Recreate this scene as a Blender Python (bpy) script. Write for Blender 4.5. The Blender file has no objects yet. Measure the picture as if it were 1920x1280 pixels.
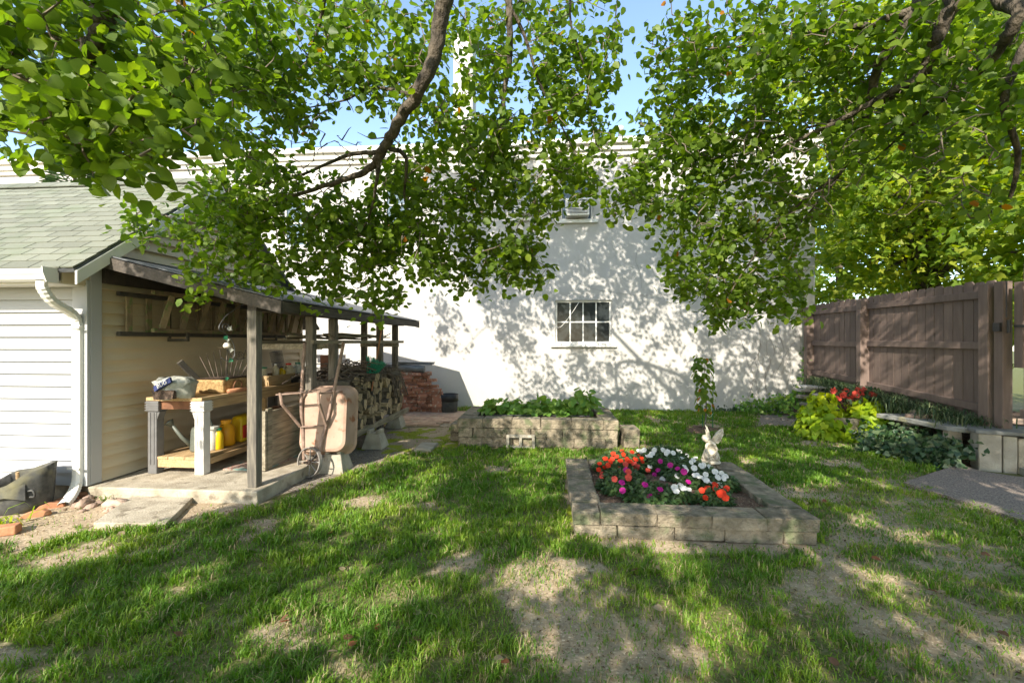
import bpy, math, random
import numpy as np
from mathutils import Vector, Matrix, Euler
random.seed(7); np.random.seed(7)
SC = bpy.context.scene
COL = SC.collection
R = math.radians
# ---------------------------------------------------------------- camera, sky, sun, exposure
YAW = R(4.7); FPX = 853.0; CH = 1.5
cam_d = bpy.data.cameras.new('camera'); cam = bpy.data.objects.new('camera', cam_d); COL.objects.link(cam)
cam_d.sensor_width = 36.0; cam_d.lens = 36.0 * FPX / 1920.0; cam_d.clip_start = 0.05; cam_d.clip_end = 600
cam.location = (0, 0, CH); cam.rotation_euler = (R(90), 0, YAW)
SC.camera = cam
SUN_EL = R(33); SUN_AZ = R(16)          # light travels towards +Y, turned SUN_AZ towards +X
wd = bpy.data.worlds.new('World'); SC.world = wd; wd.use_nodes = True
nt = wd.node_tree; nt.nodes.clear()
wo = nt.nodes.new('ShaderNodeOutputWorld'); wb = nt.nodes.new('ShaderNodeBackground'); ws = nt.nodes.new('ShaderNodeTexSky')
ws.sky_type = 'NISHITA'; ws.sun_disc = False; ws.sun_elevation = SUN_EL; ws.sun_rotation = R(180) + SUN_AZ
ws.air_density = 1.0; ws.dust_density = 0.8; ws.ozone_density = 1.0
wb.inputs[1].default_value = 0.15
nt.links.new(ws.outputs[0], wb.inputs[0]); nt.links.new(wb.outputs[0], wo.inputs[0])
sd = bpy.data.lights.new('sun', 'SUN'); sun = bpy.data.objects.new('sun', sd); COL.objects.link(sun)
sd.energy = 3.4; sd.angle = R(0.45); sd.color = (1.0, 0.93, 0.82)
_d = Vector((math.sin(SUN_AZ) * math.cos(SUN_EL), math.cos(SUN_AZ) * math.cos(SUN_EL), -math.sin(SUN_EL)))
sun.rotation_euler = _d.to_track_quat('-Z', 'Y').to_euler(); sun.location = (-3, -10, 9)
vs = SC.view_settings
vs.view_transform = 'Standard'; vs.look = 'None'; vs.gamma = 1.0; vs.use_curve_mapping = False; vs.exposure = 1.45
SC.cycles.max_bounces = 8; SC.cycles.transparent_max_bounces = 8
SC.cycles.use_denoising = True
# ---------------------------------------------------------------- pixel -> place
FW = Vector((-math.sin(YAW), math.cos(YAW), 0)); RT = Vector((math.cos(YAW), math.sin(YAW), 0)); UP = Vector((0, 0, 1))
CO = Vector((0, 0, CH))
def ray(px, py): return FW + RT * ((px - 960) / FPX) + UP * ((640 - py) / FPX)
def W(px, py, d): return CO + ray(px, py) * d
def G(px, py, z=0.0):
    r = ray(px, py); return CO + r * ((z - CH) / r.z)
def PX(px, py, X):
    r = ray(px, py); return CO + r * (X / r.x)
def PY(px, py, Y):
    r = ray(px, py); return CO + r * (Y / r.y)
# ---------------------------------------------------------------- materials
M = {}
def mat(name, c1, c2=None, scale=6.0, rough=0.8, bump=0.0, bscale=40.0, rnd=0.0, stretch=None, spec=0.3, metal=0.0,
        c3=None, s3=2.0, t3=0.6, w3=0.08, trans=0.0, attr=False, detail=6.0):
    """two-tone noise, optional third stain colour, per-object tint, bump; all from world position"""
    m = bpy.data.materials.new(name); m.use_nodes = True; n = m.node_tree.nodes; l = m.node_tree.links; n.clear()
    out = n.new('ShaderNodeOutputMaterial'); b = n.new('ShaderNodeBsdfPrincipled')
    b.inputs['Roughness'].default_value = rough; b.inputs['Metallic'].default_value = metal
    b.inputs['Specular IOR Level'].default_value = spec
    geo = n.new('ShaderNodeNewGeometry'); vec = geo.outputs['Position']
    if stretch:
        mp = n.new('ShaderNodeMapping'); mp.inputs['Scale'].default_value = stretch; l.new(vec, mp.inputs[0]); vec = mp.outputs[0]
    def noise(s, det=detail, v=vec):
        t = n.new('ShaderNodeTexNoise'); t.inputs['Scale'].default_value = s; t.inputs['Detail'].default_value = det
        l.new(v, t.inputs['Vector']); return t.outputs['Fac']
    c2 = c2 or tuple(x * 0.75 for x in c1)
    def mixc(f, a, bb):
        x = n.new('ShaderNodeMix'); x.data_type = 'RGBA'
        if hasattr(f, 'links'): l.new(f, x.inputs[0])
        else: x.inputs[0].default_value = f
        for k, v in ((6, a), (7, bb)):
            if hasattr(v, 'links'): l.new(v, x.inputs[k])
            else: x.inputs[k].default_value = (*v, 1)
        return x.outputs[2]
    def ramp(f, a, bb):
        x = n.new('ShaderNodeMapRange'); x.inputs[1].default_value = a; x.inputs[2].default_value = bb; l.new(f, x.inputs[0]); return x.outputs[0]
    col = mixc(ramp(noise(scale), 0.35, 0.65), c1, c2)
    if c3: col = mixc(ramp(noise(s3), t3, t3 + w3), col, c3)
    if rnd:
        oi = n.new('ShaderNodeObjectInfo'); h = n.new('ShaderNodeHueSaturation')
        mr = n.new('ShaderNodeMapRange'); mr.inputs[3].default_value = 1 - rnd; mr.inputs[4].default_value = 1 + rnd
        l.new(oi.outputs['Random'], mr.inputs[0]); l.new(mr.outputs[0], h.inputs['Value']); l.new(col, h.inputs['Color']); col = h.outputs[0]
    l.new(col, b.inputs['Base Color'])
    if bump:
        bp = n.new('ShaderNodeBump'); bp.inputs['Strength'].default_value = 1.0; bp.inputs['Distance'].default_value = bump
        l.new(noise(bscale, 5), bp.inputs['Height']); l.new(bp.outputs[0], b.inputs['Normal'])
    sh = b.outputs[0]
    if trans:
        t = n.new('ShaderNodeBsdfTranslucent'); l.new(col, t.inputs[0]); mx = n.new('ShaderNodeMixShader'); mx.inputs[0].default_value = trans
        l.new(sh, mx.inputs[1]); l.new(t.outputs[0], mx.inputs[2]); sh = mx.outputs[0]
    l.new(sh, out.inputs[0]); M[name] = m; return m
def leafmat(name, stops, trans=0.4, rough=0.45, spec=0.35, tcol=1.0):
    """leaf colour from the per-leaf value 'rnd', part of the light passes through"""
    m = bpy.data.materials.new(name); m.use_nodes = True; n = m.node_tree.nodes; l = m.node_tree.links; n.clear()
    out = n.new('ShaderNodeOutputMaterial'); b = n.new('ShaderNodeBsdfPrincipled')
    b.inputs['Roughness'].default_value = rough; b.inputs['Specular IOR Level'].default_value = spec
    a = n.new('ShaderNodeAttribute'); a.attribute_name = 'rnd'
    cr = n.new('ShaderNodeValToRGB'); e = cr.color_ramp.elements
    while len(e) < len(stops): e.new(0.5)
    for k, (p, c) in enumerate(stops): e[k].position = p; e[k].color = (*c, 1)
    l.new(a.outputs['Fac'], cr.inputs[0]); l.new(cr.outputs[0], b.inputs['Base Color'])
    t = n.new('ShaderNodeBsdfTranslucent'); h = n.new('ShaderNodeHueSaturation'); h.inputs['Value'].default_value = 1.5 * tcol; h.inputs['Saturation'].default_value = 1.1
    l.new(cr.outputs[0], h.inputs['Color']); l.new(h.outputs[0], t.inputs[0])
    mx = n.new('ShaderNodeMixShader'); mx.inputs[0].default_value = trans
    l.new(b.outputs[0], mx.inputs[1]); l.new(t.outputs[0], mx.inputs[2]); l.new(mx.outputs[0], out.inputs[0]); M[name] = m; return m
mat('stucco', (.49, .47, .43), (.45, .433, .397), 1.5, .9, .006, 60, c3=(.43, .415, .375), s3=.8, t3=.62, w3=.2)
mat('trim_white', (.78, .76, .70), (.70, .68, .62), 5, .6)
mat('siding_white', (.43, .43, .42), (.41, .41, .40), 2, .45, spec=.4)
mat('siding_cream_bounce', (.66, .55, .37), (.60, .50, .335), 2, .5, spec=.35, c3=(.40, .30, .17), s3=9, t3=.72, w3=.06)  # cream siding, warmth of bounced light put into the tan; random stains
mat('gutter_white', (.74, .72, .66), (.68, .66, .60), 8, .4, spec=.45)
mat('foundation', (.42, .35, .24), (.22, .18, .12), 12, .95, .01, 50)
mat('shingle', (.22, .225, .175), (.15, .157, .118), 260, .95, .003, 300, rnd=.16, c3=(.145, .165, .11), s3=2.2, t3=.52, w3=.2)
mat('roof_dark', (.075, .06, .05), (.05, .042, .038), 14, .85)
mat('roofing', (.10, .105, .11), (.16, .165, .17), 20, .7, .004, 60)
mat('post_wood', (.20, .175, .135), (.095, .085, .07), 5, .85, .004, 30, rnd=.15, stretch=(9, 9, .9))
mat('post_wood_y', (.12, .10, .08), (.07, .06, .05), 5, .85, .004, 30, rnd=.15, stretch=(9, .9, 9))
mat('pine', (.50, .345, .18), (.36, .24, .12), 4, .6, .002, 30, rnd=.08, stretch=(14, 1.2, 14), spec=.3)
mat('old_wood', (.36, .31, .22), (.19, .16, .11), 4, .9, .006, 25, rnd=.18, stretch=(8, 1, 8), c3=(.16, .19, .09), s3=5, t3=.6, w3=.12)
mat('ladder_wood', (.34, .25, .15), (.20, .16, .10), 8, .85, .003, 40, rnd=.2, c3=(.17, .22, .08), s3=14, t3=.52, w3=.12)
mat('dark_bar', (.05, .045, .04), (.09, .08, .06), 10, .7)
mat('concrete', (.42, .38, .30), (.30, .27, .21), 7, .95, .006, 60, rnd=.1, c3=(.24, .24, .13), s3=4, t3=.6, w3=.15)
mat('concrete_pale', (.46, .40, .30), (.31, .265, .19), 7, .95, .008, 60, c3=(.20, .165, .115), s3=9, t3=.58, w3=.12)
mat('block', (.32, .265, .185), (.15, .125, .085), 11, .95, .03, 34, rnd=.16, c3=(.13, .14, .075), s3=7, t3=.51, w3=.14)
mat('brick', (.46, .21, .13), (.34, .155, .10), 5, .9, .006, 60, rnd=.42, c3=(.50, .42, .33), s3=16, t3=.56, w3=.1)
mat('paving', (.52, .36, .25), (.40, .26, .18), 12, .9, .005, 60, rnd=.18, c3=(.40, .36, .26), s3=8, t3=.6, w3=.1)
mat('terracotta', (.50, .24, .12), (.38, .17, .09), 10, .9, .004, 60)
mat('fieldstone', (.45, .33, .25), (.32, .22, .16), 10, .9, .012, 30, rnd=.3)
mat('fence', (.195, .142, .115), (.155, .112, .092), 4, .7, .002, 30, rnd=.10, stretch=(6, 6, .8))
mat('black_iron', (.02, .02, .02), (.035, .032, .03), 20, .5, spec=.5)
mat('rusty_pipe', (.32, .22, .17), (.20, .13, .09), 20, .6, .002, 60, spec=.4)
mat('barrow_tray', (.44, .30, .22), (.34, .22, .155), 6, .6, .002, 20, c3=(.28, .11, .05), s3=9, t3=.60, w3=.1)
mat('wheel_grey', (.28, .26, .23), (.18, .16, .14), 14, .6, .003, 60)
mat('resin_grey', (.16, .155, .15), (.13, .125, .12), 12, .5, spec=.4)
mat('resin_sunlit', (.66, .63, .58), (.58, .55, .50), 12, .5, spec=.4)  # sunlit look of the grey front bench leg put into a paler colour
mat('can_green', (.12, .13, .105), (.10, .11, .09), 10, .45, spec=.45)
mat('yellow_plastic', (.80, .55, .01), (.72, .47, .01), 8, .35, spec=.5, trans=.15)
mat('orange_plastic', (.85, .42, .01), (.78, .36, .01), 8, .4, spec=.5, trans=.1)
mat('green_plastic', (.02, .20, .09), (.015, .15, .07), 8, .45, spec=.5)
mat('broom_green', (.03, .30, .17), (.015, .20, .11), 30, .5, spec=.4)
mat('red_plastic', (.55, .04, .02), (.45, .03, .02), 8, .5)
mat('black_plastic', (.018, .018, .018), (.03, .03, .028), 12, .5, spec=.4)
mat('fabric_pot', (.10, .098, .088), (.055, .054, .05), 18, .95, .004, 200, c3=(.17, .155, .09), s3=5, t3=.5, w3=.2)
mat('pot_old', (.05, .048, .042), (.085, .08, .065), 9, .85, .004, 60)
mat('bag_plastic', (.42, .42, .36), (.32, .32, .27), 10, .45, .012, 22, spec=.45)
mat('bag_blue', (.02, .03, .10), (.03, .04, .13), 10, .5)
mat('basket', (.50, .34, .15), (.28, .17, .07), 40, .9, .006, 90)
mat('paper_white', (.72, .70, .62), (.62, .60, .52), 12, .7)
mat('bottle_cream', (.66, .58, .40), (.55, .47, .30), 10, .4, spec=.45, trans=.15)
mat('steel_wire', (.16, .16, .155), (.10, .10, .10), 20, .45, metal=.6)
mat('brown_rust', (.22, .10, .05), (.14, .065, .035), 14, .8, .003, 60)
mat('rug', (.30, .10, .06), (.42, .38, .32), 60, .95, .004, 120, c3=(.16, .26, .22), s3=7, t3=.5, w3=.1)
mat('bark', (.15, .12, .085), (.055, .045, .034), 18, .95, .03, 45, stretch=(1, 1, .45))
mat('twig', (.21, .17, .125), (.13, .105, .08), 10, .9)
mat('log_bark', (.17, .145, .11), (.085, .07, .055), 14, .95, .014, 30, rnd=.3)
mat('log_end', (.42, .32, .19), (.20, .15, .09), 26, .9, .008, 50, rnd=.45)
mat('stick', (.16, .125, .095), (.09, .07, .055), 14, .9, rnd=.3)
mat('tarp', (.24, .25, .26), (.17, .18, .19), 8, .7, .012, 14)
mat('statue', (.62, .56, .44), (.44, .38, .28), 18, .9, .006, 70, c3=(.28, .24, .17), s3=14, t3=.58, w3=.1)
mat('mulch', (.20, .125, .08), (.09, .055, .038), 50, .95, .02, 60, c3=(.33, .24, .16), s3=60, t3=.58, w3=.05)
mat('aggregate', (.33, .26, .20), (.10, .08, .065), 70, .9, .006, 120, c3=(.44, .38, .30), s3=140, t3=.6, w3=.05)
mat('slate', (.26, .26, .235), (.17, .17, .155), 8, .9, .01, 40, rnd=.25, c3=(.30, .28, .18), s3=7, t3=.55, w3=.1)
mat('flat_stone', (.42, .40, .36), (.28, .26, .23), 10, .9, .008, 40, rnd=.3)
mat('vine_dry', (.24, .21, .18), (.12, .10, .09), 20, .9)
mat('crack', (.26, .25, .23), (.22, .21, .19), 20, 1)
mat('stem_green', (.10, .16, .05), (.08, .12, .04), 10, .7)
mat('stem_red', (.16, .06, .05), (.10, .045, .035), 10, .7)
mat('stake_green', (.02, .16, .08), (.02, .13, .06), 10, .6)
mat('soil_dark', (.09, .06, .042), (.05, .035, .025), 40, .95, .02, 50, c3=(.16, .11, .075), s3=50, t3=.58, w3=.06)
def glass(name, tint):
    m = bpy.data.materials.new(name); m.use_nodes = True; b = m.node_tree.nodes['Principled BSDF']
    b.inputs['Base Color'].default_value = (*tint, 1); b.inputs['Roughness'].default_value = .12; b.inputs['Specular IOR Level'].default_value = .28
    M[name] = m
glass('pane', (.03, .036, .036)); glass('pane_blue', (.10, .14, .17))
leafmat('pear_leaf', [(0, (.078, .135, .018)), (.35, (.13, .21, .024)), (.7, (.20, .285, .03)), (.955, (.33, .36, .045)), (.975, (.42, .16, .02)), (1, (.45, .20, .03))], .55)
leafmat('maple_leaf', [(0, (.08, .16, .02)), (.4, (.19, .29, .03)), (.75, (.34, .38, .035)), (1, (.52, .46, .04))], .5)
leafmat('grass', [(0, (.06, .14, .012)), (.5, (.125, .25, .02)), (.85, (.26, .35, .035)), (.9, (.36, .29, .14)), (1, (.42, .34, .19))], .35, .5)
leafmat('litter', [(0, (.10, .065, .04)), (.5, (.27, .19, .11)), (1, (.48, .38, .24))], .1, .9, .1)
leafmat('lime_leaf', [(0, (.17, .30, .015)), (.5, (.30, .42, .015)), (1, (.46, .50, .015))], .4)
leafmat('ivy_leaf', [(0, (.02, .055, .02)), (.6, (.045, .095, .03)), (1, (.14, .17, .08))], .2, .4, .45)
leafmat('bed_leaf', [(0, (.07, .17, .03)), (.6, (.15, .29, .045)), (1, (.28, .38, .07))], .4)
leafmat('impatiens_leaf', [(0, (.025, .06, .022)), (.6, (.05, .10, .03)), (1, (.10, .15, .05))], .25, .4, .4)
leafmat('conifer_leaf', [(0, (.03, .07, .02)), (1, (.10, .16, .05))], .2)
leafmat('liriope_leaf', [(0, (.04, .075, .03)), (.7, (.08, .125, .05)), (1, (.24, .26, .13))], .25)
for nm, c in (('petal_red', (.75, .05, .012)), ('petal_white', (.80, .80, .76)), ('petal_magenta', (.50, .015, .25)), ('petal_coral', (.70, .09, .06)), ('leaf_brown', (.22, .11, .06)), ('leaf_red', (.30, .11, .05)), ('leaf_tan', (.42, .32, .20))):
    mat(nm, c, tuple(x * .82 for x in c), 60, .6, trans=.3)
# ---------------------------------------------------------------- mesh helpers
ORG = {}
def props(o, label=None, cat=None, group=None, kind=None):
    if label: o['label'] = label
    if cat: o['category'] = cat
    if group: o['group'] = group
    if kind: o['kind'] = kind
    return o
def thing(name, loc, label, cat, group=None):
    o = bpy.data.objects.new(name, None); COL.objects.link(o); o.location = loc; o.empty_display_size = .1
    ORG[o] = Vector(loc); return props(o, label, cat, group)
def rot(rx=0, ry=0, rz=0): return Euler((rx, ry, rz)).to_matrix()
class MB:
    def __init__(s): s.v = []; s.f = []
    def add(s, vs, fs):
        k = len(s.v); s.v.extend([Vector(p) for p in vs]); s.f.extend([tuple(i + k for i in f) for f in fs]); return s
    def box(s, c, size, m=None, taper=1.0):
        x, y, z = [a / 2 for a in size]; c = Vector(c); t = taper
        vs = [(-x, -y, -z), (x, -y, -z), (x, y, -z), (-x, y, -z), (-x * t, -y * t, z), (x * t, -y * t, z), (x * t, y * t, z), (-x * t, y * t, z)]
        vs = [(m @ Vector(p) if m else Vector(p)) + c for p in vs]
        return s.add(vs, [(3, 2, 1, 0), (4, 5, 6, 7), (0, 1, 5, 4), (1, 2, 6, 5), (2, 3, 7, 6), (3, 0, 4, 7)])
    def mm(s, a, b):
        a = Vector(a); b = Vector(b); return s.box((a + b) / 2, [abs(q) for q in (b - a)])
    def beam(s, a, b, w, h, roll=0):
        a = Vector(a); b = Vector(b); d = b - a; q = d.to_track_quat('Y', 'Z').to_matrix()
        return s.box((a + b) / 2, (w, d.length, h), q @ rot(0, roll, 0))
    def tube(s, path, rad, n=6, cap=True):
        path = [Vector(p) for p in path]; N = len(path)
        if not hasattr(rad, '__len__'): rad = [rad] * N
        k = len(s.v); t0 = (path[1] - path[0]).normalized()
        u = t0.orthogonal().normalized()
        for i in range(N):
            t = (path[min(i + 1, N - 1)] - path[max(i - 1, 0)]).normalized()
            u = (u - t * u.dot(t)); u = u.normalized() if u.length > 1e-6 else t.orthogonal().normalized(); w = t.cross(u)
            for j in range(n):
                a = 2 * math.pi * j / n; s.v.append(path[i] + (u * math.cos(a) + w * math.sin(a)) * rad[i])
        for i in range(N - 1):
            for j in range(n):
                a = k + i * n + j; b = k + i * n + (j + 1) % n; s.f.append((a, b, b + n, a + n))
        if cap:
            s.f.append(tuple(k + j for j in reversed(range(n)))); s.f.append(tuple(k + (N - 1) * n + j for j in range(n)))
        return s
    def lathe(s, prof, c=(0, 0, 0), n=16, m=None, sx=1.0, sy=1.0, cap=True):
        k = len(s.v); c = Vector(c)
        for r, z in prof:
            for j in range(n):
                a = 2 * math.pi * j / n; p = Vector((r * math.cos(a) * sx, r * math.sin(a) * sy, z)); s.v.append((m @ p if m else p) + c)
        for i in range(len(prof) - 1):
            for j in range(n):
                a = k + i * n + j; b = k + i * n + (j + 1) % n; s.f.append((a, b, b + n, a + n))
        if cap:
            s.f.append(tuple(k + j for j in reversed(range(n)))); s.f.append(tuple(k + (len(prof) - 1) * n + j for j in range(n)))
        return s
    def prism(s, poly, off):
        k = len(s.v); n = len(poly); off = Vector(off)
        s.v.extend([Vector(p) for p in poly]); s.v.extend([Vector(p) + off for p in poly])
        s.f.append(tuple(k + i for i in reversed(range(n)))); s.f.append(tuple(k + n + i for i in range(n)))
        for i in range(n): j = (i + 1) % n; s.f.append((k + i, k + j, k + n + j, k + n + i))
        return s
    def jitter(s, a, seed=0):
        r = random.Random(seed); s.v = [p + Vector((r.uniform(-a, a), r.uniform(-a, a), r.uniform(-a, a))) for p in s.v]; return s
    def mesh(s, name, m, smooth=False, org=Vector((0, 0, 0))):
        me = bpy.data.meshes.new(name); me.from_pydata([tuple(p - org) for p in s.v], [], s.f); me.update()
        import bmesh as _b; bm = _b.new(); bm.from_mesh(me); _b.ops.recalc_face_normals(bm, faces=bm.faces[:]); bm.to_mesh(me); bm.free()
        if smooth: me.polygons.foreach_set('use_smooth', [True] * len(me.polygons))
        if m: me.materials.append(M[m])
        return me
    def build(s, name, m, parent=None, smooth=False, bevel=0.0, org=None, label=None):
        if parent is not None: o0 = ORG[parent]
        elif org is not None: o0 = Vector(org)
        else:
            xs = [p.x for p in s.v]; ys = [p.y for p in s.v]; zs = [p.z for p in s.v]; o0 = Vector(((min(xs) + max(xs)) / 2, (min(ys) + max(ys)) / 2, min(zs)))
        o = bpy.data.objects.new(name, s.mesh(name, m, smooth, o0)); COL.objects.link(o); ORG[o] = o0
        if parent is not None: o.parent = parent
        else: o.location = o0
        if bevel:
            bv = o.modifiers.new('bevel', 'BEVEL'); bv.width = bevel; bv.segments = 2; bv.limit_method = 'ANGLE'; bv.angle_limit = R(40)
        if label: o['label'] = label
        return o
def piece(name, me, parent, loc, r=(0, 0, 0), sc=(1, 1, 1), bevel=0):
    o = bpy.data.objects.new(name, me); COL.objects.link(o)
    if parent is not None: o.parent = parent; o.location = Vector(loc) - ORG[parent]
    else: o.location = loc
    o.rotation_euler = r; o.scale = sc; ORG[o] = Vector(loc); return o
def unit_box(name, m, bev=.04, jit=0, seed=0):
    """a rough unit block with chamfered edges, scaled per piece"""
    import bmesh as _b
    bm = _b.new(); _b.ops.create_cube(bm, size=1.0)
    if jit:
        r = random.Random(seed)
        for v in bm.verts: v.co += Vector((r.uniform(-jit, jit), r.uniform(-jit, jit), r.uniform(-jit, jit)))
    if bev: _b.ops.bevel(bm, geom=bm.edges[:], offset=bev, segments=1, affect='EDGES')
    me = bpy.data.meshes.new(name); bm.to_mesh(me); bm.free(); me.materials.append(M[m]); return me
def text_mesh(body, size, m, name):
    c = bpy.data.curves.new(name, 'FONT'); c.body = body; c.size = size; c.extrude = .001; c.align_x = 'CENTER'; c.align_y = 'CENTER'
    o = bpy.data.objects.new(name, c); COL.objects.link(o); me = bpy.data.meshes.new_from_object(o.evaluated_get(bpy.context.evaluated_depsgraph_get()))
    bpy.data.objects.remove(o); me.materials.clear(); me.materials.append(M[m]); return me
def crv(pts, n=6):
    """Catmull-Rom through points"""
    P = [Vector(p) for p in pts]; P = [P[0] * 2 - P[1]] + P + [P[-1] * 2 - P[-2]]; out = []
    for i in range(1, len(P) - 2):
        for k in range(n):
            t = k / n; a, b, c, d = P[i - 1], P[i], P[i + 1], P[i + 2]
            out.append(.5 * ((2 * b) + (c - a) * t + (2 * a - 5 * b + 4 * c - d) * t * t + (3 * b - a - 3 * c + d) * t ** 3))
    out.append(P[-2]); return out
# ---------------------------------------------------------------- leaf clouds (numpy)
def _n(v): return v / np.maximum(np.linalg.norm(v, axis=-1, keepdims=True), 1e-9)
T_PEAR = (np.array([(0, 0, 0), (0, .5, -.05), (0, 1.02, -.12), (.27, .02, .03), (.45, .36, .06), (.27, .78, .0), (-.27, .02, .03), (-.45, .36, .06), (-.27, .78, .0)]),
          [(0, 3, 4, 1), (1, 4, 5, 2), (0, 1, 7, 6), (1, 2, 8, 7)])
T_OVAL = (np.array([(0, 0, 0), (0, .5, -.04), (0, 1, -.1), (.24, .3, .05), (.2, .68, .02), (-.24, .3, .05), (-.2, .68, .02)]),
          [(0, 3, 1), (3, 4, 2, 1), (0, 1, 5), (1, 2, 6, 5)])
T_STAR = (np.array([(0, 0, 0), (.28, .12, .02), (.5, .42, .0), (.2, .5, .03), (0, 1, -.08), (-.2, .5, .03), (-.5, .42, 0), (-.28, .12, .02)]),
          [(0, 1, 2, 3), (0, 3, 4, 5), (0, 5, 6, 7)])
T_HEART = (np.array([(0, 0, 0), (0, .45, -.04), (0, 1.0, -.22), (.34, -.12, .05), (.5, .3, .04), (.22, .7, -.06), (-.34, -.12, .05), (-.5, .3, .04), (-.22, .7, -.06)]),
           [(0, 3, 4, 1), (1, 4, 5, 2), (0, 1, 7, 6), (1, 2, 8, 7)])
def raw_mesh(name, V, faces_idx, loop_tot, rnd, m, smooth=False):
    me = bpy.data.meshes.new(name); nv = len(V); me.vertices.add(nv); me.vertices.foreach_set('co', V.astype(np.float32).ravel())
    me.loops.add(len(faces_idx)); me.loops.foreach_set('vertex_index', faces_idx.astype(np.int32))
    st = np.concatenate([[0], np.cumsum(loop_tot)[:-1]]).astype(np.int32)
    me.polygons.add(len(loop_tot)); me.polygons.foreach_set('loop_start', st); me.polygons.foreach_set('loop_total', loop_tot.astype(np.int32))
    if smooth: me.polygons.foreach_set('use_smooth', np.ones(len(loop_tot), bool))
    if rnd is not None:
        at = me.attributes.new('rnd', 'FLOAT', 'POINT'); at.data.foreach_set('value', rnd.astype(np.float32))
    me.update(calc_edges=True); me.validate()
    me.materials.append(M[m]); return me
def leaf_mesh(name, P, tip, nrm, size, rnd, T, m, org=(0, 0, 0)):
    P = np.asarray(P, float) - np.asarray(org, float); tip = _n(np.asarray(tip, float)); nrm = np.asarray(nrm, float)
    nrm = _n(nrm - tip * (nrm * tip).sum(1, keepdims=True)); side = np.cross(tip, nrm); tv, tf = T; n = len(P); k = len(tv)
    s = np.asarray(size, float).reshape(n, 1, 1)
    V = P[:, None, :] + s * (tv[None, :, 0:1] * side[:, None, :] + tv[None, :, 1:2] * tip[:, None, :] + tv[None, :, 2:3] * nrm[:, None, :])
    fi = np.concatenate([np.array(f) for f in tf]); lt = np.array([len(f) for f in tf])
    F = (fi[None, :] + (np.arange(n) * k)[:, None]).ravel()
    return raw_mesh(name, V.reshape(-1, 3), F, np.tile(lt, n), np.repeat(rnd, k), m)
def leaf_obj(name, P, tip, nrm, size, rnd, T, m, parent=None, org=None, kind=None):
    o0 = ORG[parent] if parent is not None else Vector(org)
    o = bpy.data.objects.new(name, leaf_mesh(name, P, tip, nrm, size, rnd, T, m, o0)); COL.objects.link(o); ORG[o] = o0
    if parent is not None: o.parent = parent
    else: o.location = o0
    if kind: o['kind'] = kind
    return o
def mound(rs, n, c, rx, ry, rz, up=.6, z0=0.0, shell=.55):
    """leaf positions through a half-ellipsoid clump, with outward normals"""
    d = _n(rs.normal(size=(n, 3))); d[:, 2] = np.abs(d[:, 2]); r = (shell + (1 - shell) * rs.random(n)) ** .6
    P = np.array(c) + d * r[:, None] * np.array([rx, ry, rz]) + np.array([0, 0, z0])
    nrm = _n(d * np.array([1 / rx, 1 / ry, 1 / rz]) * min(rx, ry, rz) + np.array([0, 0, up]) + rs.normal(size=(n, 3)) * .35)
    tip = _n(d * np.array([1, 1, 0]) + rs.normal(size=(n, 3)) * .5 + np.array([0, 0, -.35])); return P, tip, nrm
# ================================================================ ground
def proj(P):
    P = np.asarray(P, float) - np.array([0, 0, CH]); f = P @ np.array(FW); r = P @ np.array(RT); f = np.maximum(f, .05)
    return 960 + r / f * FPX, 640 - P[:, 2] / f * FPX, f
_LAT = np.random.RandomState(3).random((256, 256))
def vnoise(x, y):
    xi = np.floor(x).astype(int); yi = np.floor(y).astype(int); fx = x - xi; fy = y - yi; fx = fx * fx * (3 - 2 * fx); fy = fy * fy * (3 - 2 * fy)
    g = lambda a, b: _LAT[a % 256, b % 256]
    return (g(xi, yi) * (1 - fx) + g(xi + 1, yi) * fx) * (1 - fy) + (g(xi, yi + 1) * (1 - fx) + g(xi + 1, yi + 1) * fx) * fy
def fbm(x, y): return (vnoise(x, y) + .5 * vnoise(x * 2.1 + 7, y * 2.1) + .25 * vnoise(x * 4.3, y * 4.3 + 9)) / 1.75
def sm(a, b, x): t = np.clip((x - a) / (b - a), 0, 1); return t * t * (3 - 2 * t)
EDGE_X = [-400, 0, 350, 480, 620, 700, 800, 870]; EDGE_Y = [1060, 1022, 985, 945, 905, 872, 850, 838]
BARE = [(a_, b_, c_ * .8, d_ * .8, e_) for a_, b_, c_, d_, e_ in [(1010, 1105, 120, 45, .62), (950, 1060, 70, 20, .4), (520, 1195, 90, 40, .8), (560, 1170, 60, 25, .7), (760, 1115, 90, 25, .5), (1085, 930, 40, 90, .9), (1300, 1022, 260, 22, .95),
        (1620, 1000, 130, 50, .7), (1720, 960, 160, 60, .6), (1800, 1050, 150, 50, .7), (1640, 1080, 90, 30, .6), (1500, 1120, 120, 40, .5), (900, 1240, 120, 25, .5),
        (1120, 1190, 140, 40, .5), (1720, 1220, 120, 50, .6), (330, 1030, 40, 16, .6), (650, 1250, 90, 30, .6), (1560, 920, 70, 22, .6), (1690, 905, 90, 25, .6), (1325, 803, 46, 11, 1.0), (1560, 835, 90, 12, .6)]]
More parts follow.
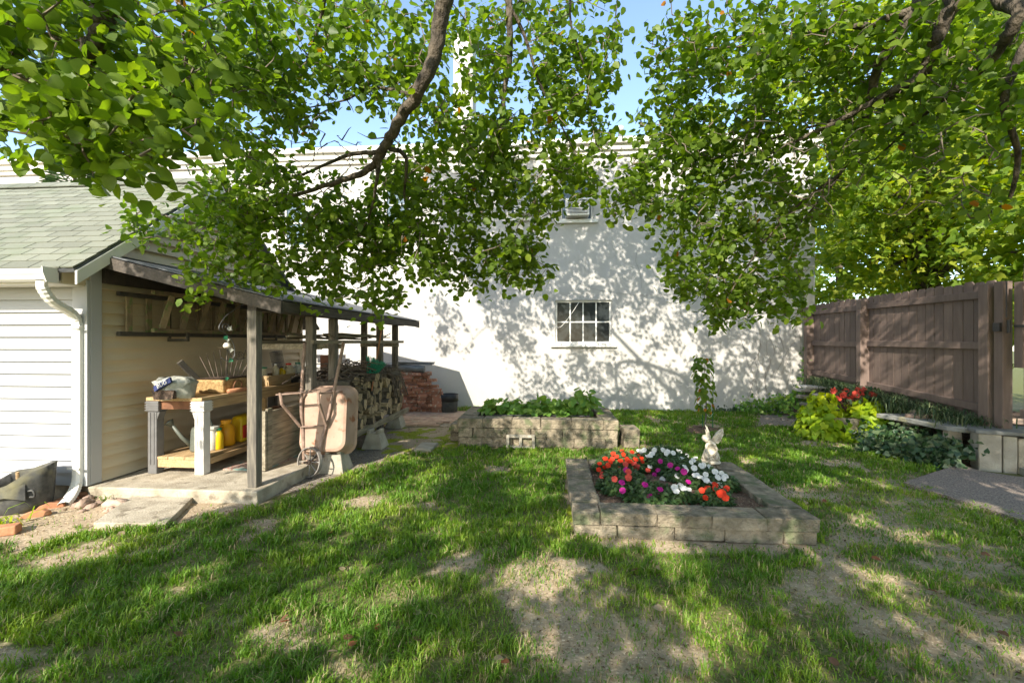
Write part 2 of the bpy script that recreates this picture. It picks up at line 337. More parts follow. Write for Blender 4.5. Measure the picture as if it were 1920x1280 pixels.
def cover(XY):
    """grass 0..1, gravel 0..1, moss 0..1 at ground points"""
    P = np.column_stack([XY, np.zeros(len(XY))]); px, py, f = proj(P); x, y = XY[:, 0], XY[:, 1]; n1 = fbm(x * 1.7, y * 1.7); n2 = fbm(x * 5 + 3, y * 5)
    eb = np.interp(px, EDGE_X, EDGE_Y) + (n2 - .5) * 60 * np.clip(4 / f, .4, 2); left = sm(8, -10, py - eb) * (px < 890) * (f > 1)
    left = left * (1 - sm(835, 885, px) * 1.0)
    dens = .97 - .27 * sm(600, 1150, px) * sm(1010, 1120, py) - .2 * sm(1300, 1800, px) * sm(880, 980, py)
    b = np.zeros(len(px))
    for cx, cy, rx, ry, s in BARE:
        d = np.hypot((px - cx) / rx, (py - cy) / ry); b = np.maximum(b, s * sm(1.35, .5, d + (n2 - .5) * .9))
    b = np.maximum(b, .85 * sm(.60, .72, n1 + (1 - dens) * .18))
    b = np.maximum(b, left)
    wallg = sm(1405, 1430, px) * sm(1530, 1510, px) * sm(803, 797, py) * (f > 6)
    b = np.maximum(b, wallg)
    gravel = np.maximum(left * sm(400, 560, px) * sm(800, 700, px), wallg)
    moss = sm(.5, .62, n2) * (sm(640, 720, px) * sm(880, 830, px) * sm(860, 845, py) * sm(780, 800, py) + .7 * sm(1100, 1060, px) * sm(1020, 1060, px) * sm(880, 900, py) * sm(1020, 990, py) + .4 * sm(1600, 1700, px) * sm(930, 960, py) * sm(1100, 1000, py))
    grass = dens * (1 - b)
    grass = np.where(f > .5, grass, .8)
    return np.clip(grass, 0, 1), np.clip(gravel, 0, 1), np.clip(moss, 0, 1)
def gz(x, y): return (fbm(x * 1.3, y * 1.3) - .5) * .05 + (fbm(x * 7, y * 7) - .5) * .014
gx = np.concatenate([np.linspace(-70, -9, 12), np.arange(-8.4, 8.41, .06), np.linspace(9, 70, 12)])
gy = np.concatenate([np.linspace(-60, -3, 10), np.arange(-2, 1.3, .4), np.arange(1.4, 10.4, .06), np.linspace(11, 90, 14)])
GX, GY = np.meshgrid(gx, gy); gv = np.column_stack([GX.ravel(), GY.ravel(), gz(GX.ravel(), GY.ravel())])
nx, ny = len(gx), len(gy); ii, jj = np.meshgrid(np.arange(nx - 1), np.arange(ny - 1)); a0 = (jj * nx + ii).ravel()
gf = np.column_stack([a0, a0 + 1, a0 + nx + 1, a0 + nx]).ravel()
cg, cgr, cmo = cover(gv[:, :2])
def ground_mat():
    m = bpy.data.materials.new('ground'); m.use_nodes = True; n = m.node_tree.nodes; l = m.node_tree.links; b = n['Principled BSDF']
    b.inputs['Roughness'].default_value = .95; b.inputs['Specular IOR Level'].default_value = .15
    geo = n.new('ShaderNodeNewGeometry')
    def noise(s, det=6):
        t = n.new('ShaderNodeTexNoise'); t.inputs['Scale'].default_value = s; t.inputs['Detail'].default_value = det; l.new(geo.outputs['Position'], t.inputs['Vector']); return t.outputs['Fac']
    def attr(k): a = n.new('ShaderNodeAttribute'); a.attribute_name = k; return a.outputs['Fac']
    def mth(op, a, bb):
        x = n.new('ShaderNodeMath'); x.operation = op; x.use_clamp = False
        for k, v in ((0, a), (1, bb)):
            if hasattr(v, 'links'): l.new(v, x.inputs[k])
            else: x.inputs[k].default_value = v
        return x.outputs[0]
    def rng(f, a, bb): x = n.new('ShaderNodeMapRange'); x.inputs[1].default_value = a; x.inputs[2].default_value = bb; l.new(f, x.inputs[0]); return x.outputs[0]
    def mix(f, a, bb):
        x = n.new('ShaderNodeMix'); x.data_type = 'RGBA'; l.new(f, x.inputs[0])
        for k, v in ((6, a), (7, bb)):
            if hasattr(v, 'links'): l.new(v, x.inputs[k])
            else: x.inputs[k].default_value = (*v, 1)
        return x.outputs[2]
    soil = mix(rng(noise(4), .3, .7), (.45, .355, .235), (.31, .235, .15)); soil = mix(rng(noise(70, 3), .56, .66), soil, (.55, .45, .315))
    grav = mix(rng(noise(55, 3), .4, .6), (.13, .105, .085), (.30, .26, .21)); grav = mix(rng(noise(120, 2), .6, .66), grav, (.40, .36, .30))
    thatch = mix(rng(noise(60, 4), .35, .65), (.10, .135, .03), (.19, .165, .075))
    moss = mix(rng(noise(90, 3), .35, .65), (.30, .33, .025), (.17, .22, .02))
    c = mix(attr('gravel'), soil, grav)
    c = mix(rng(mth('ADD', attr('cover'), mth('MULTIPLY', noise(26), .7)), .55, .95), c, thatch)
    c = mix(rng(mth('ADD', attr('moss'), mth('MULTIPLY', noise(22), .8)), .62, .85), c, moss)
    l.new(c, b.inputs['Base Color'])
    bp = n.new('ShaderNodeBump'); bp.inputs['Distance'].default_value = .014; bp.inputs['Strength'].default_value = .7
    l.new(mth('ADD', noise(45, 6), mth('MULTIPLY', noise(9, 4), .8)), bp.inputs['Height']); l.new(bp.outputs[0], b.inputs['Normal']); M['ground'] = m
ground_mat()
gm = raw_mesh('ground', gv, gf, np.full(len(a0), 4), None, 'ground', True)
for k, v in (('cover', cg), ('gravel', cgr), ('moss', cmo)):
    at = gm.attributes.new(k, 'FLOAT', 'POINT'); at.data.foreach_set('value', v.astype(np.float32))
ground = bpy.data.objects.new('ground', gm); COL.objects.link(ground); ground['kind'] = 'structure'
# ================================================================ big stucco building
WY = 10.1
bR = PY(1528, 640, WY).x; zTop = PY(1200, 262, WY).z; bL = -16.0
bld = thing('stucco_building', (-3, WY, 0), 'long two storey white stucco building behind the yard with a flat cornice', 'building')
def rect(p0, p1): a = PY(*p0, WY); b = PY(*p1, WY); return (a.x, b.x, b.z, a.z)
holes = [rect((1041, 563), (1147, 644)), rect((1050, 330), (1112, 412)), rect((955, 330), (1008, 408)), rect((1283, 330), (1335, 405)), rect((531, 372), (574, 462)), rect((720, 345), (770, 420))]
def holed(mb, x0, x1, z0, z1, hs, Y, dep):
    xs = sorted({x0, x1, *[v for h in hs for v in h[:2]]}); zs = sorted({z0, z1, *[v for h in hs for v in h[2:]]})
    for i in range(len(xs) - 1):
        for j in range(len(zs) - 1):
            cx = (xs[i] + xs[i + 1]) / 2; cz = (zs[j] + zs[j + 1]) / 2
            if any(h[0] < cx < h[1] and h[2] < cz < h[3] for h in hs): continue
            mb.add([(xs[i], Y, zs[j]), (xs[i + 1], Y, zs[j]), (xs[i + 1], Y, zs[j + 1]), (xs[i], Y, zs[j + 1])], [(0, 1, 2, 3)])
    for a, b, c, d in hs:
        p = [(a, c), (b, c), (b, d), (a, d)]
        for k in range(4):
            q, r = p[k], p[(k + 1) % 4]; mb.add([(q[0], Y, q[1]), (r[0], Y, r[1]), (r[0], Y + dep, r[1]), (q[0], Y + dep, q[1])], [(0, 1, 2, 3)])
mb = MB(); holed(mb, bL, bR, -.3, zTop - .30, holes, WY, .16)
mb.add([(bR, WY, -.3), (bR, WY + 9, -.3), (bR, WY + 9, zTop - .1), (bR, WY, zTop - .3)], [(0, 1, 2, 3)]); mb.mm((bL, WY + .35, -.3), (bR - .01, WY + 8.9, zTop - .35))
mb.build('wall', 'stucco', bld)
mb = MB(); mb.mm((bL, WY - .06, zTop - .34), (bR + .06, WY + .25, zTop - .24)).mm((bL, WY - .12, zTop - .24), (bR + .12, WY + .3, zTop - .12)).mm((bL, WY - .20, zTop - .12), (bR + .2, WY + .35, zTop)); mb.build('cornice', 'trim_white', bld, bevel=.012)
MB().mm((bL, WY + .3, zTop - .2), (bR, WY + 9, zTop - .1)).build('roof', 'roofing', bld)
def ext_window(h, nx_, nz_, sill, ac=False, pane='pane'):
    a, b, c, d = h; w = b - a; hh = d - c; fr = .045
    win = MB(); Y0 = WY + .05
    win.mm((a + .002, Y0, c + .002), (a + fr, Y0 + .07, d - .002)).mm((b - fr, Y0, c + .002), (b - .002, Y0 + .07, d - .002)).mm((a + fr, Y0 + .001, d - fr), (b - fr, Y0 + .069, d - .002)).mm((a + fr, Y0 + .001, c + .002), (b - fr, Y0 + .069, c + fr))
    win = win.build('window', 'trim_white', bld, bevel=.004)
    iw = w - 2 * fr; ih = hh - 2 * fr
    for i in range(1, nx_): x = a + fr + iw * i / nx_; MB().mm((x - .014, Y0 + .018, c + fr), (x + .014, Y0 + .052, d - fr)).build('muntin', 'trim_white', win)
    for j in range(1, nz_): z = c + fr + ih * j / nz_; MB().mm((a + fr, Y0 + .015, z - .014), (b - fr, Y0 + .055, z + .014)).build('muntin', 'trim_white', win)
    for i in range(nx_):
        for j in range(nz_):
            MB().mm((a + fr + iw * i / nx_, Y0 + .04, c + fr + ih * j / nz_), (a + fr + iw * (i + 1) / nx_, Y0 + .046, c + fr + ih * (j + 1) / nz_)).build('pane', pane, win)
    if sill: MB().mm((a - .1, WY - .07, c - .075), (b + .1, WY + .12, c - .001)).build('sill', 'trim_white', win, bevel=.008)
    return win
ext_window(holes[0], 4, 2, True)
for h in holes[1:]: ext_window(h, 1, 2, True, pane='pane_blue')
for h, s in ((holes[1], 1), (holes[2], .9)):
    a, b, c, d = h; x0 = a + .12; x1 = b - .1
    ac = thing('air_conditioner', ((x0 + x1) / 2, WY - .1, c + .05), 'boxy white window air conditioner in the ' + ('right' if s == 1 else 'left') + ' upper window of the pair', 'air conditioner', 'window air conditioners')
    MB().mm((x0, WY - .22, c + .05), (x1, WY + .06, c + .42)).build('casing', 'trim_white', ac, bevel=.012)
    MB().mm((x0 + .04, WY - .228, c + .09), (x1 - .04, WY - .221, c + .38)).build('grille_backing', 'black_plastic', ac)
    for k in range(9): MB().mm((x0 + .04, WY - .238, c + .10 + k * .031), (x1 - .04, WY - .229, c + .112 + k * .031)).build('grille_slat', 'trim_white', ac)
MB().mm((PY(850, 300, 11.4).x, 11.4, 5.2), (PY(886, 300, 11.4).x, 11.95, PY(860, 62, 11.4).z)).build('chimney', 'stucco', bld, bevel=.01)
for px, top, r in ((920, 232, .09), (1163, 238, .05)):
    p = PY(px, top, 11.0); MB().lathe([(r, 5.3), (r, p.z - .1), (r * 1.5, p.z - .1), (r * 1.5, p.z)], (p.x, 11, 0), 10).build('vent_pipe', 'trim_white', bld, True)
# cracks and dry vine stems on the plaster
for pts in ([(1085, 530), (1110, 541), (1150, 548), (1195, 553), (1240, 553), (1290, 550)], [(1195, 470), (1192, 490), (1200, 510), (1203, 540)], [(955, 707), (975, 708), (982, 722), (981, 745)], [(930, 540), (960, 543), (990, 541)], [(1105, 534), (1098, 560)]):
    MB().tube(crv([PY(x, y, WY - .001) for x, y in pts], 4), .0035, 4).build('crack', 'crack', bld)
rv = random.Random(5)
vine = thing('dry_wall_vine', PY(1460, 740, WY - .01), 'bare dry vine stems clinging to the white wall near the fence', 'vine')
for k in range(12):
    x0 = rv.uniform(1395, 1515); pts = [(x0, 745)]
    for j in range(rv.randint(4, 8)): pts.append((pts[-1][0] + rv.uniform(-12, 12), pts[-1][1] - rv.uniform(12, 28)))
    MB().tube(crv([PY(x, y, WY - .008) for x, y in pts], 3), .0022, 4).build('stem', 'vine_dry', vine)
p = [PY(1086, 566, WY - .02), PY(1070, 590, WY - .03), PY(1052, 612, WY - .03), PY(1041, 613, WY - .02)]
props(MB().tube(crv(p), .006, 5).build('loose_cable', 'trim_white', None, True), 'loose white cable drooping across the eight pane window', 'cable')
# ================================================================ shed
SX, SYF, SYB = -4.4, 4.0, 7.76; SZ0 = .13; EZ = 2.15; RY, RZ = 5.6, 3.6; SL = (RZ - EZ) / (RY - 3.72)
shed = thing('garden_shed', (-6, 5.9, 0), 'cream vinyl sided shed with grey green shingle roof', 'shed')
MB().mm((-9.5, SYF + .02, .0), (SX - .06, SYB, 2.12)).add([(SX - .045, SYF + .05, 2.1), (SX - .045, SYB, 2.1), (SX - .045, RY, RZ - .12)], [(0, 1, 2)]).build('wall', 'siding_cream_bounce', shed)
MB().mm((-9.5, SYF + .03, -.1), (SX - .03, SYB - .02, SZ0 - .004)).mm((-9.5, SYF + .012, -.1), (SX - .008, SYF + .029, SZ0 - .01)).mm((SX - .029, SYF + .03, -.1), (SX - .008, SYB - .02, SZ0 - .01)).build('foundation', 'foundation', shed)
BH = .118
def lap(mb, poly2, P3, out):
    """clapboard: bottom edge proud of the top edge"""
    n = len(poly2)
for k in range(17):
    z0 = SZ0 + k * BH; z1 = z0 + BH + .006
    for xa, xb in (((-9.5, SX - .12),) if k not in (11, 12) else ((-9.5, -5.48), (-5.477, SX - .12))):
        MB().add([(xa, SYF + .012, z0), (xb, SYF + .012, z0), (xb, SYF - .026, z0), (xa, SYF - .026, z0), (xa, SYF + .012, z1), (xb, SYF + .012, z1), (xb, SYF + .003, z1), (xa, SYF + .003, z1)],
             [(0, 1, 2, 3), (4, 7, 6, 5), (3, 2, 6, 7), (0, 3, 7, 4), (1, 5, 6, 2)]).build('siding_board', 'siding_white', shed)
k = 0
while SZ0 + k * BH < RZ - .25:
    z0 = SZ0 + k * BH; z1 = min(z0 + BH + .006, RZ - .15)
    def yr(z):
        if z < 2.08: return SYF + .11, SYB - .09
        a = (z + .10 - EZ) / SL + 3.72; return max(a, SYF + .11), min(2 * RY - a + .45, SYB - .09)
    (a0_, b0_), (a1_, b1_) = yr(z0), yr(z1)
    if b1_ - a1_ > .05:
        MB().add([(SX - .03, a0_, z0), (SX - .03, b0_, z0), (SX + .030, b0_, z0), (SX + .030, a0_, z0), (SX - .03, a1_, z1), (SX - .03, b1_, z1), (SX - .018, b1_, z1), (SX - .018, a1_, z1)],
             [(0, 1, 2, 3), (4, 7, 6, 5), (3, 2, 6, 7), (0, 3, 7, 4), (1, 5, 6, 2)]).build('siding_board', 'siding_cream_bounce', shed)
    k += 1
MB().mm((SX - .12, SYF - .034, SZ0), (SX + .034, SYF + .0, 2.08)).mm((SX, SYF + .001, SZ0), (SX + .035, SYF + .11, 2.2)).build('corner_trim', 'siding_white', shed, bevel=.004)
MB().mm((SX - .01, SYB - .09, SZ0), (SX + .022, SYB + .012, 2.2)).build('corner_trim', 'siding_cream_bounce', shed, bevel=.004)
MB().mm((-9.5, 3.74, 2.02), (SX + .0, SYF - .0, 2.045)).build('soffit', 'trim_white', shed)
MB().prism([(SX + .0, 3.76, 2.03), (SX + .0, SYF + .02, 2.03), (SX + .0, SYF + .02, 2.33), (SX, 3.76, 2.14)], (.02, 0, 0)).build('eave_return', 'siding_cream_bounce', shed)
# roof
ux = Vector((0, RY - 3.70, RZ - EZ)); LEN = ux.length; ux.normalize(); un = Vector((0, -ux.z, ux.y)); e0 = Vector((0, 3.70, EZ))
sla = math.atan2(ux.z, ux.y)
XR = SX + .20
roof = MB(); q = e0 - un * .012
roof.prism([(-9.5, q.y, q.z), (XR - .015, q.y, q.z), (XR - .015, *(q + ux * LEN)[1:]), (-9.5, *(q + ux * LEN)[1:])], -un * .03)
bk = Vector((0, 8.05, 1.75)); roof.prism([(-9.5, RY, RZ - .015), (XR - .015, RY, RZ - .015), (XR - .015, bk.y, bk.z), (-9.5, bk.y, bk.z)], (0, 0, -.04))
roof = roof.build('roof', 'roofing', shed)
rk = MB(); rk.prism([(XR - .012, 3.72, EZ - .02), (XR - .012, RY, RZ - .02), (XR - .012, RY, RZ - .16), (XR - .012, 3.72, EZ - .14)], (.02, 0, 0)); rk.build('rake_board', 'trim_white', shed)
shm = [unit_box('shingle', 'shingle', .0, .0)]
NC = 18; ex = LEN / NC; rs_ = random.Random(2)
for c in range(NC):
    off = (c % 2) * .15 + rs_.uniform(-.02, .02); x = -7.95 + off - .3
    while x < XR - .01:
        x1 = min(x + .298, XR); xa = max(x, -8.0)
        if x1 - xa > .03:
            mid = e0 + ux * (ex * (c + .62)) + un * (.004 + rs_.uniform(0, .002))
            piece('shingle', shm[0], roof, ((xa + x1) / 2, mid.y, mid.z), (sla - .05, 0, 0), (x1 - xa - .009, ex * 1.22, .013))
        x += .30
for i in range(13): piece('ridge_cap', shm[0], roof, (-7.9 + i * .3, RY - .06, RZ - .012), (sla - .06, 0, 0), (.31, .2, .012))
gp = [(3.705, 2.135), (3.60, 2.135), (3.592, 2.118), (3.60, 2.095), (3.615, 2.075), (3.62, 2.045), (3.64, 2.03), (3.705, 2.03)]
g = MB(); g.prism([(-9.5, y, z) for y, z in gp], (9.5 + SX + .02, 0, 0)); gutter = g.build('gutter', 'gutter_white', shed, bevel=.003)
MB().prism([(SX + .0201, y, z) for y, z in [(3.71, 2.15), (3.585, 2.15), (3.59, 2.10), (3.62, 2.02), (3.71, 2.02)]], (.012, 0, 0)).build('gutter_end_cap', 'gutter_white', gutter)
MB().mm((-9.5, 3.706, 2.04), (SX + .01, 3.74, 2.16)).build('fascia', 'trim_white', shed)
ds = MB(); dx = SX - .055
path = crv([(dx, 3.655, 2.03), (dx, 3.66, 1.97), (dx, 3.74, 1.86), (dx + .01, 3.90, 1.76), (dx + .01, 3.945, 1.66), (dx + .01, 3.95, 1.5), (dx + .01, 3.95, .4), (dx + .01, 3.95, .22), (dx + .02, 3.92, .13), (dx + .06, 3.84, .07), (dx + .11, 3.74, .03)], 7)
def sq_tube(mb, path, w, d, rib):
    k = len(mb.v); N = len(path)
    for i, p in enumerate(path):
        t = (path[min(i + 1, N - 1)] - path[max(i - 1, 0)]).normalized(); s = Vector((1, 0, 0)); s = (s - t * s.dot(t)).normalized(); u = t.cross(s)
        curve = abs(t.z) < .97; f = 1.0 + (rib if (curve and i % 2) else 0)
        for a, b in ((-1, -.5), (-1, .5), (-.5, 1), (.5, 1), (1, .5), (1, -.5), (.5, -1), (-.5, -1)): mb.v.append(p + s * a * w / 2 * f + u * b * d / 2 * f)
    for i in range(N - 1):
        for j in range(8): a = k + i * 8 + j; b = k + i * 8 + (j + 1) % 8; mb.f.append((a, b, b + 8, a + 8))
sq_tube(ds, path, .085, .065, .10); dsp = ds.build('downspout', 'gutter_white', gutter)
for z in (1.62, .30): MB().mm((dx - .05, 3.905, z), (dx + .07, 3.9125, z + .02)).build('downspout_strap', 'gutter_white', gutter)
MB().mm((dx - .075, 3.979, .14), (dx + .075, 3.9795, .15)).build('drip_edge', 'gutter_white', shed)
# ================================================================ lean-to porch
PXO = -2.80; ZS = .12
slab = MB().mm((SX + .02, 3.98, -.12), (-2.68, 6.0, ZS)).build('porch_slab', 'concrete_pale', None, bevel=.012); slab['kind'] = 'structure'
lean = thing('lean_to_porch', (-3.5, 6.3, 0), 'dark timber lean-to roof on square posts along the shed wall', 'lean-to')
YF, YB = 4.06, 8.5; EZL, WZL = 1.86, 2.33; EXL = -2.50
rv = Vector((EXL - SX, 0, EZL - WZL)); nv = Vector((-rv.z, 0, rv.x)).normalized()
def lz(x): return WZL + (x - SX) / (EXL - SX) * (EZL - WZL)
dk = MB().prism([(SX + .025, YF, lz(SX + .025)), (EXL, YF, EZL), (EXL, YF, EZL + .02), (SX + .025, YF, lz(SX + .025) + .02)], (0, YB - YF, 0)); dk.build('deck', 'roof_dark', lean)
MB().prism([(SX + .025, YF - .02, WZL + .024), (EXL + .03, YF - .02, EZL + .022), (EXL + .03, YF - .02, EZL + .034), (SX + .025, YF - .02, WZL + .036)], (0, YB - YF + .04, 0)).build('roofing_sheet', 'roofing', lean)
MB().prism([(SX + .08, YF - .035, lz(SX + .08) + .02), (EXL + .02, YF - .035, EZL + .018), (EXL + .02, YF - .035, EZL - .10), (SX + .08, YF - .035, lz(SX + .08) - .09)], (0, .035, 0)).build('rake_fascia', 'post_wood_y', lean)
MB().prism([(SX + .08, YB, lz(SX + .08) + .02), (EXL + .02, YB, EZL + .018), (EXL + .02, YB, EZL - .10), (SX + .08, YB, lz(SX + .08) - .09)], (0, .035, 0)).build('rake_fascia', 'post_wood_y', lean)
MB().mm((EXL - .008, YF + .001, EZL - .085), (EXL + .026, YB - .001, EZL + .012)).build('eave_fascia', 'post_wood_y', lean)
MB().mm((SX + .03, YF + .05, WZL - .26), (SX + .07, SYB + .6, WZL - .03)).build('ledger', 'roof_dark', lean)
MB().mm((PXO - .045, YF + .02, lz(PXO) - .14), (PXO + .045, YB - .05, lz(PXO) - .012)).build('beam', 'post_wood_y', lean)
for y in np.arange(YF + .4, YB, .55):
    MB().prism([(SX + .072, y, lz(SX + .07) - .002), (PXO - .05, y, lz(PXO - .05) - .002), (PXO - .05, y, lz(PXO - .05) - .09), (SX + .072, y, lz(SX + .07) - .09)], (0, .04, 0)).build('rafter', 'roof_dark', lean)
pw = .092
def post(x, y, z0, w=pw):
    return MB().mm((x - w / 2, y - w / 2, z0), (x + w / 2, y + w / 2, lz(x) - (.142 if abs(x - PXO) < .01 else .003))).build('post', 'post_wood', lean, bevel=.005)
post(PXO, 4.12, ZS)
for y, z0 in ((5.15, ZS), (5.70, .02), (7.33, .02), (8.08, .02)): post(PXO, y, z0)
post(-3.38, 8.08, .02)
# shelf poles between the posts at eye height, loose sticks lying on them
for y in (5.21, 5.76): MB().mm((PXO - .75, y, 1.405), (PXO + .09, y + .035, 1.47)).build('shelf_bearer', 'old_wood', lean)
MB().mm((PXO + .05, 5.05, 1.472), (PXO + .09, 8.3, 1.515)).build('shelf_rail', 'old_wood', lean)
MB().mm((PXO - .62, 8.00, 1.405), (PXO + .09, 8.03, 1.47)).build('shelf_bearer', 'old_wood', lean)
MB().mm((PXO - .60, 5.05, 1.472), (PXO - .56, 8.2, 1.51)).build('shelf_rail', 'old_wood', lean)
rr = random.Random(11)
for k in range(13):
    y0 = rr.uniform(5.1, 6.3); L = rr.uniform(1.2, 2.4); x = PXO - .62 + k * .055 + rr.uniform(-.02, .02); z = 1.53 + rr.uniform(0, .05); pts = []
    for j in range(6): pts.append((x + rr.uniform(-.05, .05), y0 + L * j / 5, z + rr.uniform(-.012, .03) + (.06 if j == 5 and k % 3 == 0 else 0)))
    props(MB().tube(crv(pts, 3), [.016 - .0006 * i for i in range(16)], 5).build('stick', 'old_wood', None, True), 'long weathered stick lying on the rails between the lean-to posts', 'stick', 'sticks on the lean-to rails')
# ================================================================ fence, gate
FXn = 5.48; FT = 2.26
def fz(y): return np.interp(y, [5.9, 8.3, 9.95], [.44, .60, .70])
fence = thing('wooden_fence', (5.5, 8, .5), 'brown painted wooden privacy fence standing on the raised border', 'fence')
for y, w in ((9.92, .11), (8.29, .11), (6.02, .13)):
    MB().mm((FXn - .13 - w / 2, y - w / 2, fz(y) - .35), (FXn - .13 + w / 2 + .05, y + w / 2, FT - .05)).build('post', 'fence', fence, bevel=.008)
def sloped(ya, yb, za, zb, h, x0, x1): return MB().prism([(x0, ya, za), (x0, yb, zb), (x0, yb, zb + h), (x0, ya, za + h)], (x1 - x0, 0, 0))
for ya, yb in ((6.09, 8.23), (8.35, 9.86)):
    for za, zb in ((fz(ya) + .16, fz(yb) + .13), (1.40, 1.42), (FT - .22, FT - .21)):
        sloped(ya, yb, za, zb, .095, FXn - .085, FXn - .045).build('rail', 'fence', fence, bevel=.004)
y = 6.02; rf = random.Random(4)
while y < 9.93:
    w = .142; zt = FT + rf.uniform(-.015, .015); z0 = fz(y) + .04 + rf.uniform(-.02, .02); x0 = FXn - .044 + rf.uniform(0, .004)
    MB().prism([(x0, y, z0), (x0, y + w, z0), (x0, y + w, zt - .035), (x0, y + w - .03, zt), (x0, y + .03, zt), (x0, y, zt - .035)], (.02, 0, 0)).build('picket', 'fence', fence)
    y += w + .009
gate = thing('wooden_gate', (5.42, 5.4, .45), 'brown wooden gate with black iron strap hinge at the right edge', 'gate')
MB().mm((5.30, 5.79, .30), (5.41, 5.90, 2.21)).build('post', 'fence', gate, bevel=.008)
for k in range(6):
    y1 = 5.70 - k * .15; MB().prism([(5.44, y1, .50), (5.44, y1 - .145, .50), (5.44, y1 - .145, 2.40), (5.44, y1 - .11, 2.44), (5.44, y1 - .035, 2.44), (5.44, y1, 2.40)], (.02, 0, 0)).build('picket', 'fence', gate)
for z in (.62, 1.95): MB().mm((5.395, 4.82, z), (5.438, 5.70, z + .1)).build('rail', 'fence', gate, bevel=.004)
MB().mm((5.335, 5.60, 1.2), (5.394, 5.70, 2.18)).build('stile', 'fence', gate, bevel=.004)
hg = MB().mm((5.325, 5.42, 1.66), (5.334, 5.69, 1.69)).mm((5.27, 5.80, 1.62), (5.2985, 5.88, 1.72)).tube([(5.30, 5.72, 1.60), (5.30, 5.72, 1.75)], .016, 8)
hg.build('hinge', 'black_iron', gate); MB().tube([(5.29, 5.735, 1.78), (5.29, 5.735, 2.2)], .008, 6).build('drop_rod', 'black_iron', gate)
# ================================================================ raised beds
def rough_block(name, seed):
    import bmesh as _b
    bm = _b.new(); _b.ops.create_cube(bm, size=1.0); _b.ops.bevel(bm, geom=bm.edges[:], offset=.035, segments=1, affect='EDGES')
    r = random.Random(seed)
    for v in bm.verts: v.co += Vector((r.uniform(-.012, .012), r.uniform(-.012, .012), r.uniform(-.02, .02)))
    me = bpy.data.meshes.new(name); bm.to_mesh(me); bm.free(); me.materials.append(M['block']); return me
BLK = [rough_block('block', s) for s in range(6)]
rb = random.Random(21)
def course(bed, a, b, z, h, w, L, start=0.0, jit=.008):
    """blocks laid end to end from a to b"""
    a = Vector(a); b = Vector(b); d = (b - a); tot = d.length; d.normalize(); ang = math.atan2(d.y, d.x); s = 0.0; first = True
    while s < tot - .02:
        l = (start if (first and start) else L) * rb.uniform(.93, 1.07); first = False
        if tot - s - l < .09: l = tot - s
        p = a + d * (s + l / 2); off = rb.uniform(-jit, jit)
        piece('block', rb.choice(BLK), bed, (p.x - d.y * off, p.y + d.x * off, z + h / 2 + rb.uniform(-.002, .002)), (rb.uniform(-.008, .008), rb.uniform(-.006, .006), ang + rb.uniform(-.012, .012)), (l - .007, w, h - .004)); s += l
def bed(nm, label, x0, x1, y0, y1, courses, h, w, L, fill, fillmat):
    t = thing(nm, ((x0 + x1) / 2, (y0 + y1) / 2, 0), label, 'raised bed'); H = courses * h
    for k in range(courses):
        z = k * h; o = 0 if k < courses - 1 else .012; st = L * (.5 if k % 2 else .85)
        course(t, (x0 - o, y0 + w / 2 - o), (x1 + o, y0 + w / 2 - o), z, h, w, L, st); course(t, (x0 + w, y1 - w / 2 + o), (x1 - w, y1 - w / 2 + o), z, h, w, L, st)
        course(t, (x0 + w / 2 - o, y0 + w + .004), (x0 + w / 2 - o, y1), z, h, w, L, st); course(t, (x1 - w / 2 + o, y0 + w + .004), (x1 - w / 2 + o, y1), z, h, w, L, st)
    n = 26; vs = []; r = random.Random(3)
    for j in range(n):
        for i in range(n):
            u, v = i / (n - 1), j / (n - 1); vs.append((x0 + w * .9 + (x1 - x0 - 1.8 * w) * u, y0 + w * .9 + (y1 - y0 - 1.8 * w) * v, H + fill + r.uniform(-.012, .012) + .03 * math.sin(u * 3.1) * math.sin(v * 3.1)))
    MB().add(vs, [(j * n + i, j * n + i + 1, (j + 1) * n + i + 1, (j + 1) * n + i) for j in range(n - 1) for i in range(n - 1)]).build('soil_fill', fillmat, t, True)
    return t
fbed = bed('flower_bed', 'low raised bed of tan concrete blocks full of red and white flowers', .19, 1.97, 3.52, 5.12, 2, .098, .235, .40, -.055, 'mulch')
BX0, BX1, BY0, BY1 = -1.30, .95, 6.42, 7.65
vbed = bed('vegetable_bed', 'taller raised block bed of leafy green plants against the white wall', BX0, BX1, BY0, BY1, 3, .135, .25, .43, -.05, 'soil_dark')
for x, y, z in ((BX1 + .10, 6.72, .0), (BX1 + .11, 6.74, .13)): piece('block', BLK[1], vbed, (x + .1, y, z + .065), (0, 0, .03), (.22, .4, .125))
for z in (.0, .13): piece('block', BLK[2], vbed, (BX0 - .09, 6.95, z + .065), (0, 0, 0), (.2, .4, .125))
# hollow cinder block in front of it
cb0 = G(976, 841); cb = MB(); cw, chh, cd = .40, .19, .19
o = cb0; X0 = o.x - cw / 2; Y0 = o.y
for xa in (0, .18, .36): cb.mm((X0 + xa, Y0, .002), (X0 + xa + .04, Y0 + cd, chh))
for xa in (.04, .22): cb.mm((X0 + xa, Y0 + .001, .003), (X0 + xa + .14, Y0 + cd - .001, .035)).mm((X0 + xa, Y0 + .001, chh - .04), (X0 + xa + .14, Y0 + cd - .001, chh - .001))
props(cb.build('cinder_block', 'concrete', None, bevel=.006), 'grey hollow cinder block with two square holes lying in front of the leafy bed', 'cinder block')
MB_ = MB()
# irrigation hose in the back bed
props(MB().tube(crv([(BX0 + .45, 6.75, .40), (-.4, 6.70, .41), (.1, 6.78, .40), (.6, 6.72, .41)]), .010, 6).build('drip_hose', 'black_plastic', None, True), 'thin black hose lying across the soil of the leafy bed', 'hose')
